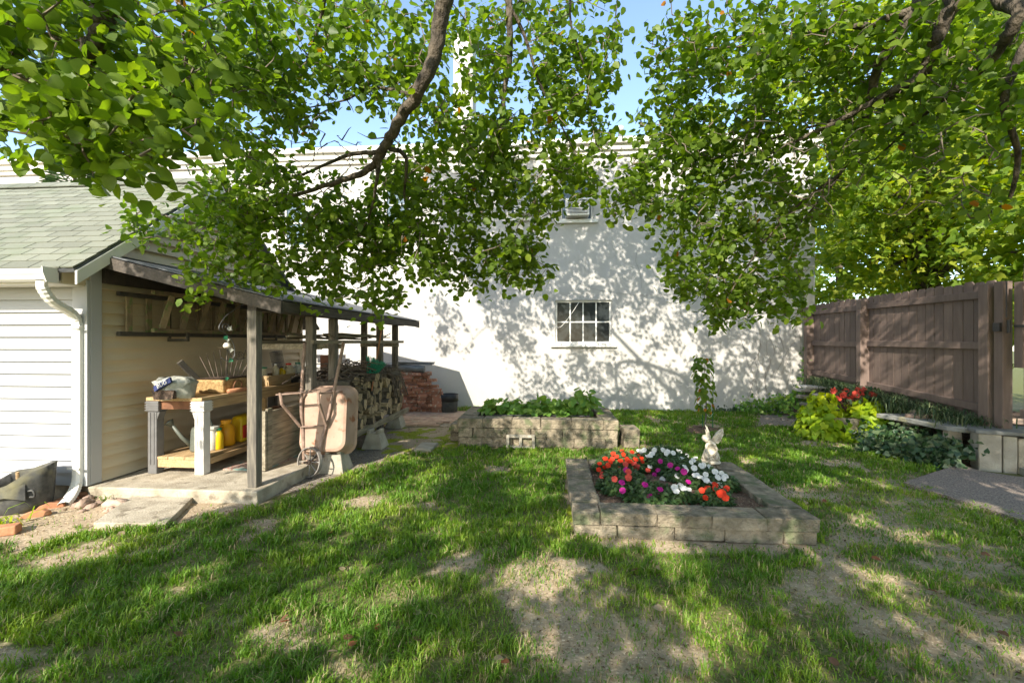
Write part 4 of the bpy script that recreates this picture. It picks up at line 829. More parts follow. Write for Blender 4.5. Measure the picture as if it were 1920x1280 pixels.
for s in (0, 1):
    x0 = .17 if s else -.15; MB().tube([L(x0 - (.03 if s else 0), -.02, .56), L(x0 - .06 - .07 * (1 - s), -.22, .80), L(x0 - .07 - .08 * (1 - s), -.23, .92)], .017, 7).build('leg', 'rusty_pipe', WB)
    MB().tube([L(x0 - .07 - .08 * (1 - s), -.23, .91), L(x0 + .02, -.02, .93)], .012, 6).build('leg_brace', 'rusty_pipe', WB)
MB().beam(L(-.34, -.23, .90), L(.12, -.23, .93), .03, .012).build('cross_brace', 'rusty_pipe', WB); MB().beam(L(-.16, -.015, .55), L(.14, -.015, .56), .02, .012).build('cross_brace', 'rusty_pipe', WB)
# ================================================================ firewood
for k, (px, py) in enumerate(((628, 888), (706, 842), (742, 803), (665, 862))):
    p = G(px, py); p = Vector((min(p.x, -2.42), p.y + .14, 0)); o = MB().box((p.x - .05, p.y, .10), (.30, .30, .21), taper=.62)
    for s in (-1, 1): o.box((p.x - .05 + s * .07, p.y, .23), (.05, .19, .05))
    if k == 3: continue
    props(o.build('pier_block', 'concrete', None, bevel=.01), ['tapered concrete pier block beneath the wheelbarrow tray', 'tapered concrete pier block in the middle of the firewood rack', 'tapered concrete pier block at the far end of the firewood'][k], 'pier block', 'pier blocks under the firewood')
for x in (-2.60, -3.24): props(MB().mm((x - .02, 5.5, .21), (x + .02, 8.2, .29)).build('rack_beam', 'old_wood', None, bevel=.004), 'long weathered board carrying the ' + ('front' if x > -3 else 'back') + ' of the firewood', 'board', 'firewood boards')
LOGS = []
for s in range(10):
    r = random.Random(100 + s); m_ = MB(); kind = s % 4; N = 8
    if s in (0, 8): sec = [(.5 * math.cos(2 * math.pi * j / N) * r.uniform(.9, 1.05), .5 * math.sin(2 * math.pi * j / N) * r.uniform(.9, 1.05)) for j in range(N)]
    elif kind == 1: sec = [(-.5, -.45), (.5, -.3), (.35, .1), (.1, .4), (-.2, .5), (-.45, .2)]
    elif kind == 2: sec = [(-.45, -.4), (-.1, -.5), (.4, -.35), (.5, .3), (0, .45), (-.4, .3)]
    else: sec = [(-.5, -.2), (0, -.5), (.5, -.2), (.3, .45), (-.3, .4)]
    n = len(sec); vs = []
    for i, x in enumerate((0, -.45, -1)): vs += [(x, q[0] + r.uniform(-.05, .05), q[1] + r.uniform(-.05, .05)) for q in sec]
    m_.add(vs, [(i * n + j, i * n + (j + 1) % n, (i + 1) * n + (j + 1) % n, (i + 1) * n + j) for i in range(2) for j in range(n)] + [tuple(range(n)), tuple(2 * n + j for j in range(n))])
    me = m_.mesh('log', 'log_bark'); me.materials.append(M['log_end'])
    for p_ in me.polygons:
        if len(p_.vertices) == n and abs(p_.normal.x) > .8: p_.material_index = 1
        elif kind and p_.normal.z > .3 and kind != 3: p_.material_index = 1
    LOGS.append(me)
rl = random.Random(31)
for row in range(5):
    y = 5.60 + (row % 2) * .06; z = .295 + row * .122
    while y < 8.14 - row * .03:
        w = rl.uniform(.10, .21)
        o = piece('firewood_log', rl.choice(LOGS), None, (-2.64 + rl.uniform(-.10, .07) - row * .012, y + w / 2, z + .06 + rl.uniform(-.01, .012)), (rl.choice((0, 3.14, .4, -.4, 2.8, 1.4)) + rl.uniform(-.2, .2), rl.uniform(-.05, .05), rl.uniform(-.12, .12)), (rl.uniform(.42, .6), w * 1.1, rl.uniform(.11, .17)))
        props(o, 'split firewood log in the stack under the lean-to', 'log', 'firewood logs'); y += w
for k in range(7):
    y = 5.7 + k * .32; o = piece('firewood_log', LOGS[(k * 4) % 10], None, (-2.58 - .05 * (k % 3), y, .93 + .03 * (k % 2)), (k, .05, rl.uniform(-.5, .5)), (.5, .13, .13)); props(o, 'split firewood log in the stack under the lean-to', 'log', 'firewood logs')
br = MB(); rt = random.Random(8)
for k in range(560):
    yy = rt.uniform(5.7, 7.8); c_ = Vector((rt.uniform(-3.3, -2.68), yy, .90 + rt.random() ** 1.3 * (.12 + .14 * math.sin((yy - 5.6) * 1.4)))); a = rt.uniform(0, 6.28); Ls = rt.uniform(.2, .55); d = Vector((math.cos(a), math.sin(a), rt.uniform(-.2, .25))) * Ls / 2
    br.tube([c_ - d, c_ + Vector((0, 0, rt.uniform(.0, .08))), c_ + d], [.009, .007, .003], 4)
props(br.build('brush_pile', 'stick', None), 'tangled heap of dark twigs on top of the firewood', 'brush', kind='stuff')
for k in range(14):
    y = 7.3 + rt.uniform(0, .6); props(MB().tube(crv([(-2.70, y, 1.0), (-2.60, y + .05, .85), (-2.56 + rt.uniform(-.03, .05), y + rt.uniform(-.1, .2), .55)]), .007, 4).build('twig', 'stick', None), 'dangling twig at the far end of the firewood', 'twig', 'twigs dangling from the brush heap')
# broom
br0 = W(692, 690, 6.9); bro = thing('broom', br0 - Vector((0, 0, .2)), 'green bristled broom standing upside down in the brush heap', 'broom')
MB().tube([br0 + Vector((.02, .05, -.35)), br0 + Vector((.19, .05, .68))], .012, 7).build('handle', 'terracotta', bro)
bb = MB(); rq = random.Random(2)
for k in range(90):
    u = rq.uniform(-1, 1); v = rq.uniform(-1, 1); bb.tube([br0 + Vector((.02 + u * .05, v * .02, -.14)), br0 + Vector((.09 + u * .15 + .02, v * .05, .13 + rq.uniform(-.02, .02) - .06 * u))], [.006, .0045], 4)
bb.build('bristles', 'broom_green', bro); MB().box(br0 + Vector((.05, 0, -.04)), (.19, .05, .02), rot(0, .35, 0)).build('band', 'black_plastic', bro)
MB().box(br0 + Vector((.02, 0, -.16)), (.13, .05, .07)).build('head', 'green_plastic', bro, bevel=.01)
# brick stacks
BRK = [unit_box('brick', 'brick', .05, .015, s) for s in range(4)]
def brick(x, y, z, rz, lab, grp, tilt=0): props(piece('brick', rl.choice(BRK), None, (x, y, z), (tilt, rl.uniform(-.03, .03), rz + rl.uniform(-.08, .08)), (.2, .095, .06)), lab, 'brick', grp)
for row in range(13):
    x = -3.62 + .02 * (row % 3) + (.22 if row > 11 else 0); z = .05 + row * .064; right = -2.48 - (.03 * max(0, row - 8))
    while x < right:
        st = rl.random() < .6; w = .205 if st else .10
        brick(x + w / 2, 9.36 + rl.uniform(-.03, .03) + (0 if st else .05), z + rl.uniform(-.006, .006), 0 if st else R(90), 'old red brick in the big stack by the firewood end', 'bricks in the big stack', rl.uniform(-.05, .05)); x += w + .006
    if row % 3 == 0:
        for i in range(5): brick(-3.5 + i * .215, 9.62, z, 0, 'old red brick in the big stack by the firewood end', 'bricks in the big stack')
for row in range(8):
    for i in range(2 if row < 7 else 1): brick(-2.33 + rl.uniform(-.015, .015), 9.30 + i * .1, .05 + row * .063, 0, 'red brick in the narrow stack beside the black pot', 'bricks in the narrow stack')
tp = thing('rolled_tarp', (-3.0, 9.45, .88), 'grey rolled tarp and thin sheets lying on the brick stack', 'tarp')
MB().tube(crv([(-3.45, 9.42, .93), (-3.1, 9.40, .95), (-2.8, 9.38, .93), (-2.62, 9.38, .92)]), [.075] * 19, 10).jitter(.008, 3).build('roll', 'tarp', tp, True)
for k in range(3): MB().box((-2.95 + .06 * k, 9.5, 1.03 + k * .016), (.95 - .1 * k, .34, .012), rot(0, .03, .05 * k)).build('sheet', 'tarp', tp)
pt0 = G(838, 777); pot = thing('black_pot', pt0, 'faded black nursery pot standing by the white wall', 'pot')
MB().lathe([(.155, 0), (.17, .02), (.185, .26)], pt0 + Vector((0, .2, 0)), 24).build('body', 'pot_old', pot, True); MB().lathe([(.186, .26), (.195, .262), (.198, .40), (.185, .40), (.182, .3), (.0, .28)], pt0 + Vector((0, .2, 0)), 24, cap=False).build('rim', 'black_plastic', pot, True)
# things between shed and building
mt_ = thing('utility_cabinet', (-4.55, 9.9, .6), 'pale grey meter cabinet with a pipe on the building wall behind the posts', 'cabinet')
c0 = PY(615, 668, WY - .12); MB().mm((c0.x - .12, WY - .13, .4), (c0.x + .16, WY - .003, 1.95)).build('pipe_cover', 'gutter_white', mt_, bevel=.01)
MB().mm((c0.x - .35, WY - .16, 1.12), (c0.x + .42, WY - .131, 1.20)).build('bracket', 'black_iron', mt_)
for px, w, h in ((600, .20, 1.22), (612, .3, .98)):
    q = PY(px, 700, 8.6); props(MB().mm((q.x - w / 2, 8.6 + w, .0), (q.x + w / 2, 8.65 + w, h)).build('rusty_panel', 'brown_rust', None), ('tall' if h > 1 else 'short') + ' rust brown board standing behind the lean-to posts', 'board')
props(MB().tube(crv([PX(655, 705, -3.2) + Vector((0, 0, -.1)), PX(662, 700, -3.2), PX(672, 708, -3.2), PX(675, 720, -3.2)]), .006, 5).build('bent_wire', 'steel_wire', None, True), 'thin bent wire arching above the brush heap', 'wire')
# ================================================================ fairy statue
s0 = G(1331, 868, .198); st = thing('fairy_statue', s0, 'weathered cream fairy statue with raised wings on the bed edge', 'statue')
MB().lathe([(.10, 0), (.108, .012), (.10, .03), (.085, .045), (.05, .05)], s0, 18, sy=.8).jitter(.004, 2).build('base', 'statue', st, True)
sk_v = [(0, 0, .10), (.0, .0, .16), (-.005, -.005, .215), (-.02, -.015, .245), (-.05, -.03, .262), (-.075, -.04, .252),
        (-.05, -.045, .20), (-.062, -.075, .15), (-.03, -.09, .10), (.035, -.02, .205), (.055, -.06, .16), (.02, -.095, .115), (-.02, -.095, .09),
        (-.05, -.05, .085), (-.06, -.08, .13), (-.05, -.08, .06), (.05, -.04, .085), (.045, -.085, .12), (.03, -.085, .06)]
sk_e = [(0, 1), (1, 2), (2, 3), (3, 4), (4, 5), (2, 6), (6, 7), (7, 8), (2, 9), (9, 10), (10, 11), (11, 12), (0, 13), (13, 14), (14, 15), (0, 16), (16, 17), (17, 18)]
sk_r = [.05, .04, .036, .018, .032, .024, .016, .013, .011, .017, .013, .011, .01, .03, .024, .016, .03, .024, .016]
def skin(name, V, E, RR, m, parent):
    me = bpy.data.meshes.new(name); me.from_pydata([tuple(Vector(v) + s0 - ORG[parent]) for v in V], E, []); o = bpy.data.objects.new(name, me); COL.objects.link(o); o.parent = parent; me.materials.append(M[m])
    sm_ = o.modifiers.new('skin', 'SKIN'); 
    for i, r in enumerate(RR): me.skin_vertices[0].data[i].radius = (r, r)
    me.skin_vertices[0].data[0].use_root = True; sm_.use_smooth_shade = True; o.modifiers.new('sub', 'SUBSURF').levels = 2; o.modifiers['sub'].render_levels = 2; return o
skin('body', sk_v, sk_e, sk_r, 'statue', st)
MB().lathe([(.085, .04), (.088, .07), (.07, .12), (.05, .16), (.03, .18)], s0 + Vector((.01, 0, 0)), 16, sy=.9).jitter(.007, 6).build('dress', 'statue', st, True)
MB().lathe([(0, -.028), (.036, -.012), (.044, .015), (.03, .04), (0, .048)], s0 + Vector((-.05, -.02, .262)), 12).jitter(.003, 4).build('hair', 'statue', st, True)
def wing(pts, nm, base, dirs):
    m_ = MB(); b = s0 + Vector(base); P_ = [s0 + Vector(p) for p in pts]
    vs = [b] + P_ + [b + Vector((0, .012, 0))] + [p + Vector((0, .012, 0)) for p in P_]; n = len(P_) + 1
    fs = [(0, i, i + 1) for i in range(1, n - 1)] + [(n, n + i + 1, n + i) for i in range(1, n - 1)] + [(i, n + i, n + (i + 1) % n, (i + 1) % n) for i in range(n)]
    w_ = m_.add(vs, fs).build(nm, 'statue', st)
    for p in P_: MB().tube([b, (b + p) / 2 + Vector((0, -.008, 0)), p], [.006, .005, .003], 5).build('wing_rib', 'statue', w_, True)
wing([(.085, .05, .318), (.12, .055, .348), (.158, .06, .362), (.165, .062, .325), (.158, .06, .28), (.135, .055, .235), (.10, .045, .20)], 'wing', (.02, .03, .235), 0)
wing([(-.04, .02, .405), (-.022, .02, .385), (-.004, .02, .345), (.012, .02, .29), (.0, .02, .25), (-.03, .02, .30), (-.042, .02, .36)], 'wing', (.01, .025, .225), 0)
# ================================================================ fallen leaves
lf = [leaf_mesh('fallen_leaf', [(0, -.03, 0)], [(0, 1, 0.05)], [(0, 0, 1)], [.05], np.array([.5]), T_PEAR, m) for m in ('leaf_brown', 'leaf_red', 'leaf_tan')]
for k in range(34):
    if k < 10: px, py = ((655, 1205), (665, 1215), (780, 1155), (785, 1210), (1745, 1115), (1760, 1120), (1240, 925), (1645, 1060), (228, 1008), (522, 998))[k]
    else: px = rl.uniform(250, 1900); py = rl.uniform(880, 1270)
    p = G(px, py)
    if .1 < p.x < 2.1 and 3.4 < p.y < 5.3 and k >= 10: continue
    if px > 1690 and py < 985: continue
    z = .012 + float(gz(np.array([p.x]), np.array([p.y]))[0]) + .02
    props(piece('fallen_leaf', lf[k % 3], None, (p.x, p.y, z), (rl.uniform(-.5, .5), rl.uniform(-.5, .5), rl.uniform(0, 6)), (1, 1, 1)), 'dry fallen leaf lying on the lawn', 'leaf', 'fallen leaves on the lawn')
rs = np.random.RandomState(12)
# ================================================================ lawn
def lawn():
    cand = []
    for d0, d1, dens in ((1.5, 3.0, 11000), (3.0, 4.5, 7000), (4.5, 6.5, 4000), (6.5, 10.2, 2200)):
        w = 1.5 * d1; n = int(dens * 2 * w * (d1 - d0)); d = d0 + (d1 - d0) * rs.random(n); s = (rs.random(n) * 2 - 1) * w
        ok = np.abs(s) < d * 1.5 + .15; d, s = d[ok], s[ok]; cand.append(np.column_stack([s * RT.x + d * FW.x, s * RT.y + d * FW.y]))
    XY = np.vstack(cand); x, y = XY[:, 0], XY[:, 1]
    g, gr, mo = cover(XY); tuft = fbm(x * 9 + 5, y * 9)
    keep = rs.random(len(x)) < g * (.35 + 1.1 * sm(.38, .6, tuft)) + np.where(x > -1.6, .17, .03) * (1 - g) * (gr < .3)
    def out(x0, x1, y0, y1): return ~((x > x0) & (x < x1) & (y > y0) & (y < y1))
    keep &= out(.16, 2.0, 3.49, 5.15) & out(BX0 - .2, BX1 + .25, 6.4, 7.7) & out(-9, -2.5, 3.9, 10.2) & out(-2.95, -1.75, 7.9, 9.6) & (y < 10.05) & out(-9.5, -4.3, 3.3, 9)
    xb = np.interp(y, [5.6, 6.0, 7.1, 7.6, 8.6, 10.1], [5.0, 4.95, 4.9, 4.7, 4.7, 4.8]); keep &= x < xb
    px, py, f = proj(np.column_stack([XY, np.zeros(len(x))]))
    keep &= ~((px > 1700) & (py < np.interp(px, [1690, 1800, 1930, 2100], [903, 936, 977, 1030])) & (py > np.interp(px, [1694, 1745, 1800], [903, 886, 869])))
    keep &= ~((px > 170) & (px < 365) & (py > 926) & (py < 982))
    XY = XY[keep]; x, y = XY[:, 0], XY[:, 1]; tuft = tuft[keep]; f = f[keep]; g = g[keep]; n = len(x)
    L = (.028 + .045 * rs.random(n)) * (.65 + .7 * sm(.35, .7, tuft)) * (.6 + .5 * g); wd_ = np.where(f < 3, .0026, np.where(f < 4.5, .0036, np.where(f < 6.5, .0052, .0075))) * (.7 + .6 * rs.random(n))
    a = rs.random(n) * 6.283; lean = .25 + .75 * rs.random(n); hx, hy = np.cos(a), np.sin(a); b = a + 1.57 + rs.normal(size=n) * .5; sx_, sy_ = np.cos(b), np.sin(b)
    z0 = gz(x, y) - .004; B = np.column_stack([x, y, z0]); S = np.column_stack([sx_, sy_, np.zeros(n)]) * wd_[:, None]; Hh = np.column_stack([hx, hy, np.zeros(n)])
    mid = B + Hh * (L * lean * .35)[:, None] + np.array([0, 0, 1]) * (L * .6)[:, None]; tp_ = B + Hh * (L * lean * .95)[:, None] + np.array([0, 0, 1]) * (L * (1.0 - .35 * lean))[:, None]
    V = np.stack([B - S, B + S, mid + S * .8, mid - S * .8, tp_], 1).reshape(-1, 3)
    base = (np.arange(n) * 5)[:, None]; F = (base + np.array([[0, 1, 2, 3, 3, 2, 4]])).ravel()
    tone = np.clip(.15 + .75 * fbm(x * 2.3 + 20, y * 2.3) + rs.normal(size=n) * .12, 0, .84); dry = rs.random(n) < (.05 + .34 * (1 - g)); tone = np.where(dry, .9 + .1 * rs.random(n), tone)
    me = raw_mesh('lawn', V, F, np.tile([4, 3], n), np.repeat(tone, 5), 'grass'); o = bpy.data.objects.new('lawn', me); COL.objects.link(o)
    props(o, 'patchy green lawn with bare spots filling the yard', 'grass', kind='stuff'); return n
NG = lawn()
def litter():
    n = 26000; d = 1.6 + 7.5 * rs.random(n) ** 1.5; s = (rs.random(n) * 2 - 1) * 1.15 * d; XY = np.column_stack([s * RT.x + d * FW.x, s * RT.y + d * FW.y]); g, gr, mo = cover(XY); x, y = XY[:, 0], XY[:, 1]
    ok = (rs.random(n) < .25 + .75 * (1 - g)) & (y < 10) & ~((x > .17) & (x < 2) & (y > 3.5) & (y < 5.14)) & ~((x > BX0) & (x < BX1) & (y > 6.4) & (y < 7.7)) & ~((x < -2.66) & (y > 3.95)) & ~((x > 4.6) & (y > 5)); XY = XY[ok]; n = len(XY)
    P_ = np.column_stack([XY, gz(XY[:, 0], XY[:, 1]) + .004]); a = rs.random(n) * 6.28
    o = leaf_obj('ground_litter', P_, np.column_stack([np.cos(a), np.sin(a), rs.normal(size=n) * .25]), rs.normal(size=(n, 3)) * .35 + np.array([0, 0, 1]), (.008 + .02 * rs.random(n) ** 3) * (.8 + .12 * d[ok]), rs.random(n), (np.array([(0, 0, 0), (.3, .5, .1), (0, 1, 0), (-.3, .5, .1)]), [(0, 1, 2, 3)]), 'litter', None, org=(0, 4, 0)); props(o, 'fine dry leaf crumbs and clods scattered over the bare soil', 'litter', kind='stuff')
litter()
# ================================================================ the overhanging tree
class Tree:
    def __init__(s, name, org, label, bark='bark', twig='twig'):
        s.root = thing(name, org, label, 'tree'); s.P = np.zeros((400000, 3), np.float32); s.n = 0; s.bark = bark; s.twig = twig; s.tips = []; s.paths = []
    def add(s, p): s.P[s.n] = p; s.n += 1; return s.n - 1
    def limb(s, pts, r0, r1, name='limb', nseg=7, ns=9):
        c = crv(pts, nseg); N = len(c); rad = [r0 + (r1 - r0) * (i / (N - 1)) ** .9 for i in range(N)]
        c = [p + Vector((random.uniform(-1, 1), random.uniform(-1, 1), random.uniform(-1, 1))) * rad[i] * .25 for i, p in enumerate(c)]
        for p in c[1:]: s.add(p)
        MB().tube(c, rad, ns).build(name, s.bark, s.root, True)
    def grow(s, ends, step=.13, sag=.10, wob=.22):
        ends = np.asarray(ends); d0 = np.min(np.linalg.norm(ends[:, None, :] - s.P[None, :s.n:2, :], axis=2), axis=1) if len(ends) * s.n < 4e7 else np.array([np.min(np.sum((s.P[:s.n:2] - e) ** 2, axis=1)) for e in ends])
        for e in ends[np.argsort(d0)]:
            q = s.P[:s.n]; dd = np.sum((q - e.astype(np.float32)) ** 2, axis=1); i = int(np.argmin(dd)); a = q[i].astype(float); L = math.sqrt(dd[i])
            if L < .03: continue
            k = max(2, int(L / step)); u = np.linspace(0, 1, k + 1)[:, None]; off = rs.normal(size=3) * wob * L * .5 + np.array([0, 0, sag * L]); path = a + (e - a) * u + off * (u * (1 - u) * 2) + rs.normal(size=(k + 1, 3)) * .012 * (u > 0) * (u < 1)
            for p in path[1:]: s.add(p)
            s.paths.append(path); s.tips.append(path)
    def twigs(s, base=.0030, top=.011):
        mb = MB()
        for p in s.paths:
            L = len(p) * .13; r0 = min(.016, base + .0075 * L); N = len(p); mb.tube([Vector(q) for q in p], [r0 + (base * .55 - r0) * i / (N - 1) for i in range(N)], 4 if r0 > .004 else 3, cap=False)
        mb.f = [f for f in mb.f]
        me = bpy.data.meshes.new('twigs'); o0 = s_org = ORG[s.root]; me.from_pydata([tuple(p - o0) for p in mb.v], [], mb.f); me.materials.append(M[s.twig]); o = bpy.data.objects.new('twigs', me); COL.objects.link(o); o.parent = s.root; o['kind'] = 'stuff'; return o
    def leaves(s, per, size, spread=.05, tail=.55, droop=.55):
        """leaf positions along the outer part of each twig"""
        P = []; per0 = per
        for p in s.tips:
            d_ = p[-1] @ np.array(FW); per = per0 if (d_ > 1.2 and p[-1][2] < 1.75 + .76 * d_) else (20 if p[-1][1] < 2 else 13)  # unseen twigs get extra leaves to deepen the cast shade
            N = len(p); L = np.linalg.norm(np.diff(p, axis=0), axis=1).sum(); t = 1 - np.abs(rs.random(per)) ** 1.4 * min(1.0, tail / max(L, .05)); x = t * (N - 1); i = np.minimum(x.astype(int), N - 2); f = (x - i)[:, None]; P.append(p[i] * (1 - f) + p[i + 1] * f)
        P = np.vstack(P); n = len(P); P = P + rs.normal(size=(n, 3)) * spread
        h = rs.normal(size=(n, 3)); h[:, 2] = h[:, 2] * .4 - droop; tip = _n(h); up = rs.normal(size=(n, 3)) * .65 + np.array([0, -.15, .75]); return P, tip, up, size * (.7 + .5 * rs.random(n))
def blob(px, py, rx, ry, d, dr, n):
    out = []
    while len(out) < n:
        u, v = rs.uniform(-1, 1, 2)
        if u * u + v * v > 1: continue
        out.append(np.array(W(px + u * rx, py + v * ry, d + rs.uniform(-dr, dr))))
    return out
tree = Tree('pear_tree', (3.0, -2.6, 0), 'large overhanging tree with glossy green leaves reaching over the yard from above')
T = Vector((3.0, -2.6, 0))
MB().tube(crv([T + Vector((0, 0, -.2)), T + Vector((0, 0, .3)), T + Vector((-.05, .05, 1.5)), T + Vector((-.1, .2, 2.6))], 5), [.34, .30, .26, .25, .24, .23, .22, .22, .21, .21, .20, .20, .2, .2, .2, .2], 14).build('trunk', 'bark', tree.root, True)
F0 = T + Vector((-.1, .2, 2.5))
def wl_(*a): return [W(*q) for q in a]
tree.limb([F0, (2.2, -1.2, 4.6), (.9, .8, 5.6), W(860, -330, 3.1), W(838, -60, 3.1), W(826, 50, 3.2), W(797, 150, 3.3), W(745, 232, 3.5), W(712, 290, 3.65)], .09, .036)
tree.limb(wl_((715, 285, 3.65), (690, 318, 3.75), (620, 345, 3.9), (540, 372, 4.1), (450, 420, 4.3)), .036, .008)
tree.limb(wl_((715, 285, 3.65), (650, 292, 3.8), (560, 330, 4.1), (470, 350, 4.3)), .022, .006, ns=7)
tree.limb(wl_((722, 275, 3.62), (758, 290, 3.7), (762, 325, 3.8), (758, 370, 4.0), (772, 420, 4.2)), .022, .006, ns=7)
tree.limb(wl_((712, 290, 3.65), (705, 350, 3.8), (690, 410, 4.0), (660, 460, 4.2)), .018, .005, ns=7)
tree.limb(wl_((780, 180, 3.35), (700, 165, 3.7), (640, 190, 4.0), (560, 205, 4.3)), .016, .005, ns=7)
tree.limb([F0, (1.2, -1.4, 4.6), (-.6, .2, 4.9), W(330, -260, 2.3), W(208, -20, 2.2), W(192, 55, 2.2), W(165, 105, 2.22), W(147, 138, 2.25)], .08, .032)
tree.limb(wl_((175, 85, 2.2), (135, 70, 2.3), (90, 78, 2.4), (30, 110, 2.5)), .026, .007, ns=7)
tree.limb(wl_((225, -30, 2.3), (205, 90, 2.5), (185, 130, 2.6), (190, 210, 2.7)), .012, .004, ns=6)
tree.limb(wl_((345, -40, 2.6), (340, 30, 2.7), (350, 110, 2.8), (350, 170, 2.9)), .010, .004, ns=6)
tree.limb([F0, (2.3, -.8, 4.9), (1.3, 1.6, 5.9), W(980, -300, 3.6), W(955, -20, 3.7), W(957, 90, 3.8), W(945, 180, 3.9), W(938, 250, 4.0), W(905, 330, 4.1)], .06, .006)
tree.limb(wl_((955, 10, 3.7), (985, 70, 3.8), (1010, 150, 3.9), (1050, 230, 4.0), (1085, 300, 4.1)), .018, .005, ns=7)
tree.limb(wl_((620, -60, 3.4), (600, 40, 3.6), (570, 130, 3.8), (530, 220, 4.0), (480, 300, 4.2)), .016, .005, ns=7)
tree.limb(wl_((1075, -60, 3.8), (1070, 40, 3.9), (1100, 140, 4.0), (1110, 230, 4.1)), .013, .004, ns=7)
tree.limb([F0, (3.2, -1.0, 4.4), (3.1, 1.0, 5.3), W(1770, -250, 3.3), W(1728, -10, 3.4), W(1656, 105, 3.6), W(1630, 194, 3.8), W(1614, 250, 3.95), W(1576, 325, 4.1), W(1500, 420, 4.4)], .085, .006)
tree.limb([F0, (3.4, -.8, 4.3), (3.5, .9, 5.0), W(1820, -180, 3.0), W(1786, 0, 3.1), W(1756, 73, 3.2), W(1730, 137, 3.3), W(1673, 172, 3.5), W(1562, 232, 3.8), W(1440, 290, 4.1), W(1360, 340, 4.3)], .085, .006)
tree.limb(wl_((1722, 15, 3.4), (1640, 45, 3.6), (1586, 53, 3.7), (1508, 64, 3.9), (1450, 82, 4.0), (1290, 95, 4.3)), .035, .007, ns=7)
tree.limb([F0, (3.7, -.6, 4.0), W(1990, -120, 2.9), W(1912, 28, 3.0), W(1864, 106, 3.2), W(1800, 165, 3.4), W(1746, 204, 3.6), W(1640, 300, 4.0)], .075, .006)
tree.limb(wl_((1935, 60, 3.0), (1882, 184, 3.1), (1906, 271, 3.2), (1902, 345, 3.3), (1880, 385, 3.4), (1820, 410, 3.6)), .030, .006)
tree.limb(wl_((1690, 175, 3.5), (1600, 215, 3.8), (1480, 250, 4.1), (1330, 300, 4.4)), .020, .005, ns=7)
tree.limb(wl_((1576, 325, 4.1), (1480, 400, 4.3), (1400, 500, 4.5), (1345, 590, 4.6)), .014, .004, ns=7)
E = []
for b in ((90, 60, 150, 110, 2.15, .3, 42), (40, 190, 110, 100, 2.0, .25, 32), (210, 210, 110, 80, 2.1, .25, 34), (300, 90, 130, 110, 2.5, .4, 46), (180, 300, 60, 45, 2.0, .15, 10), (340, 210, 80, 70, 2.1, .3, 22), (300, 285, 70, 25, 1.9, .2, 7), (150, 120, 200, 140, 3.2, .5, 60),
          (440, 80, 120, 120, 3.4, .5, 75), (480, 220, 110, 90, 3.7, .5, 60), (560, 100, 120, 120, 3.8, .5, 75), (460, 345, 110, 55, 4.2, .4, 55), (400, 430, 95, 50, 4.4, .3, 45), (275, 420, 45, 40, 4.4, .3, 14), (370, 525, 36, 45, 4.3, .2, 15), (540, 440, 120, 80, 4.4, .4, 75), (470, 520, 80, 40, 4.5, .3, 26), (600, 520, 60, 50, 4.5, .3, 22),
          (690, 90, 120, 110, 3.9, .6, 80), (700, 380, 120, 90, 4.4, .5, 85), (660, 460, 90, 60, 4.5, .3, 40), (720, 520, 60, 60, 4.5, .3, 28), (840, 120, 120, 130, 4.1, .6, 85), (840, 300, 120, 90, 4.3, .5, 75), (800, 430, 110, 80, 4.5, .5, 70), (870, 490, 80, 60, 4.6, .3, 40), (980, 120, 110, 130, 4.2, .5, 80), (960, 300, 100, 90, 4.3, .4, 65), (950, 430, 90, 70, 4.5, .4, 50), (985, 500, 50, 55, 4.6, .3, 30), (1090, 90, 80, 110, 4.2, .4, 55), (1080, 250, 75, 75, 4.3, .4, 38), (1030, 350, 65, 45, 4.3, .3, 22), (1110, 345, 40, 30, 4.2, .2, 10), (700, 580, 14, 22, 4.4, .1, 5),
          (1290, 90, 95, 80, 4.4, .4, 45), (1400, 90, 120, 90, 4.2, .4, 60), (1260, 220, 75, 60, 4.5, .4, 38), (1340, 250, 120, 90, 4.5, .5, 80), (1260, 330, 95, 70, 4.5, .4, 55), (1380, 380, 120, 90, 4.6, .4, 85), (1190, 385, 50, 40, 4.5, .3, 18), (1300, 460, 80, 60, 4.6, .3, 42), (1420, 490, 95, 80, 4.7, .4, 65), (1280, 520, 45, 40, 4.6, .3, 18), (1370, 560, 75, 45, 4.7, .3, 36), (1480, 560, 45, 60, 4.7, .3, 24), (1342, 598, 20, 30, 4.6, .2, 8), (1500, 200, 130, 110, 4.2, .5, 80), (1500, 380, 70, 80, 4.5, .4, 40), (1530, 60, 130, 80, 3.9, .5, 65), (1660, 80, 130, 90, 3.8, .5, 60), (1640, 240, 120, 90, 3.9, .5, 50), (1800, 70, 130, 90, 3.5, .5, 55), (1780, 230, 120, 100, 3.6, .5, 36), (1880, 160, 60, 120, 3.3, .4, 24), (1830, 380, 70, 40, 3.6, .3, 10)):
    E += blob(*b[:6], int(b[6] * 1.4))
E_vis = len(E)
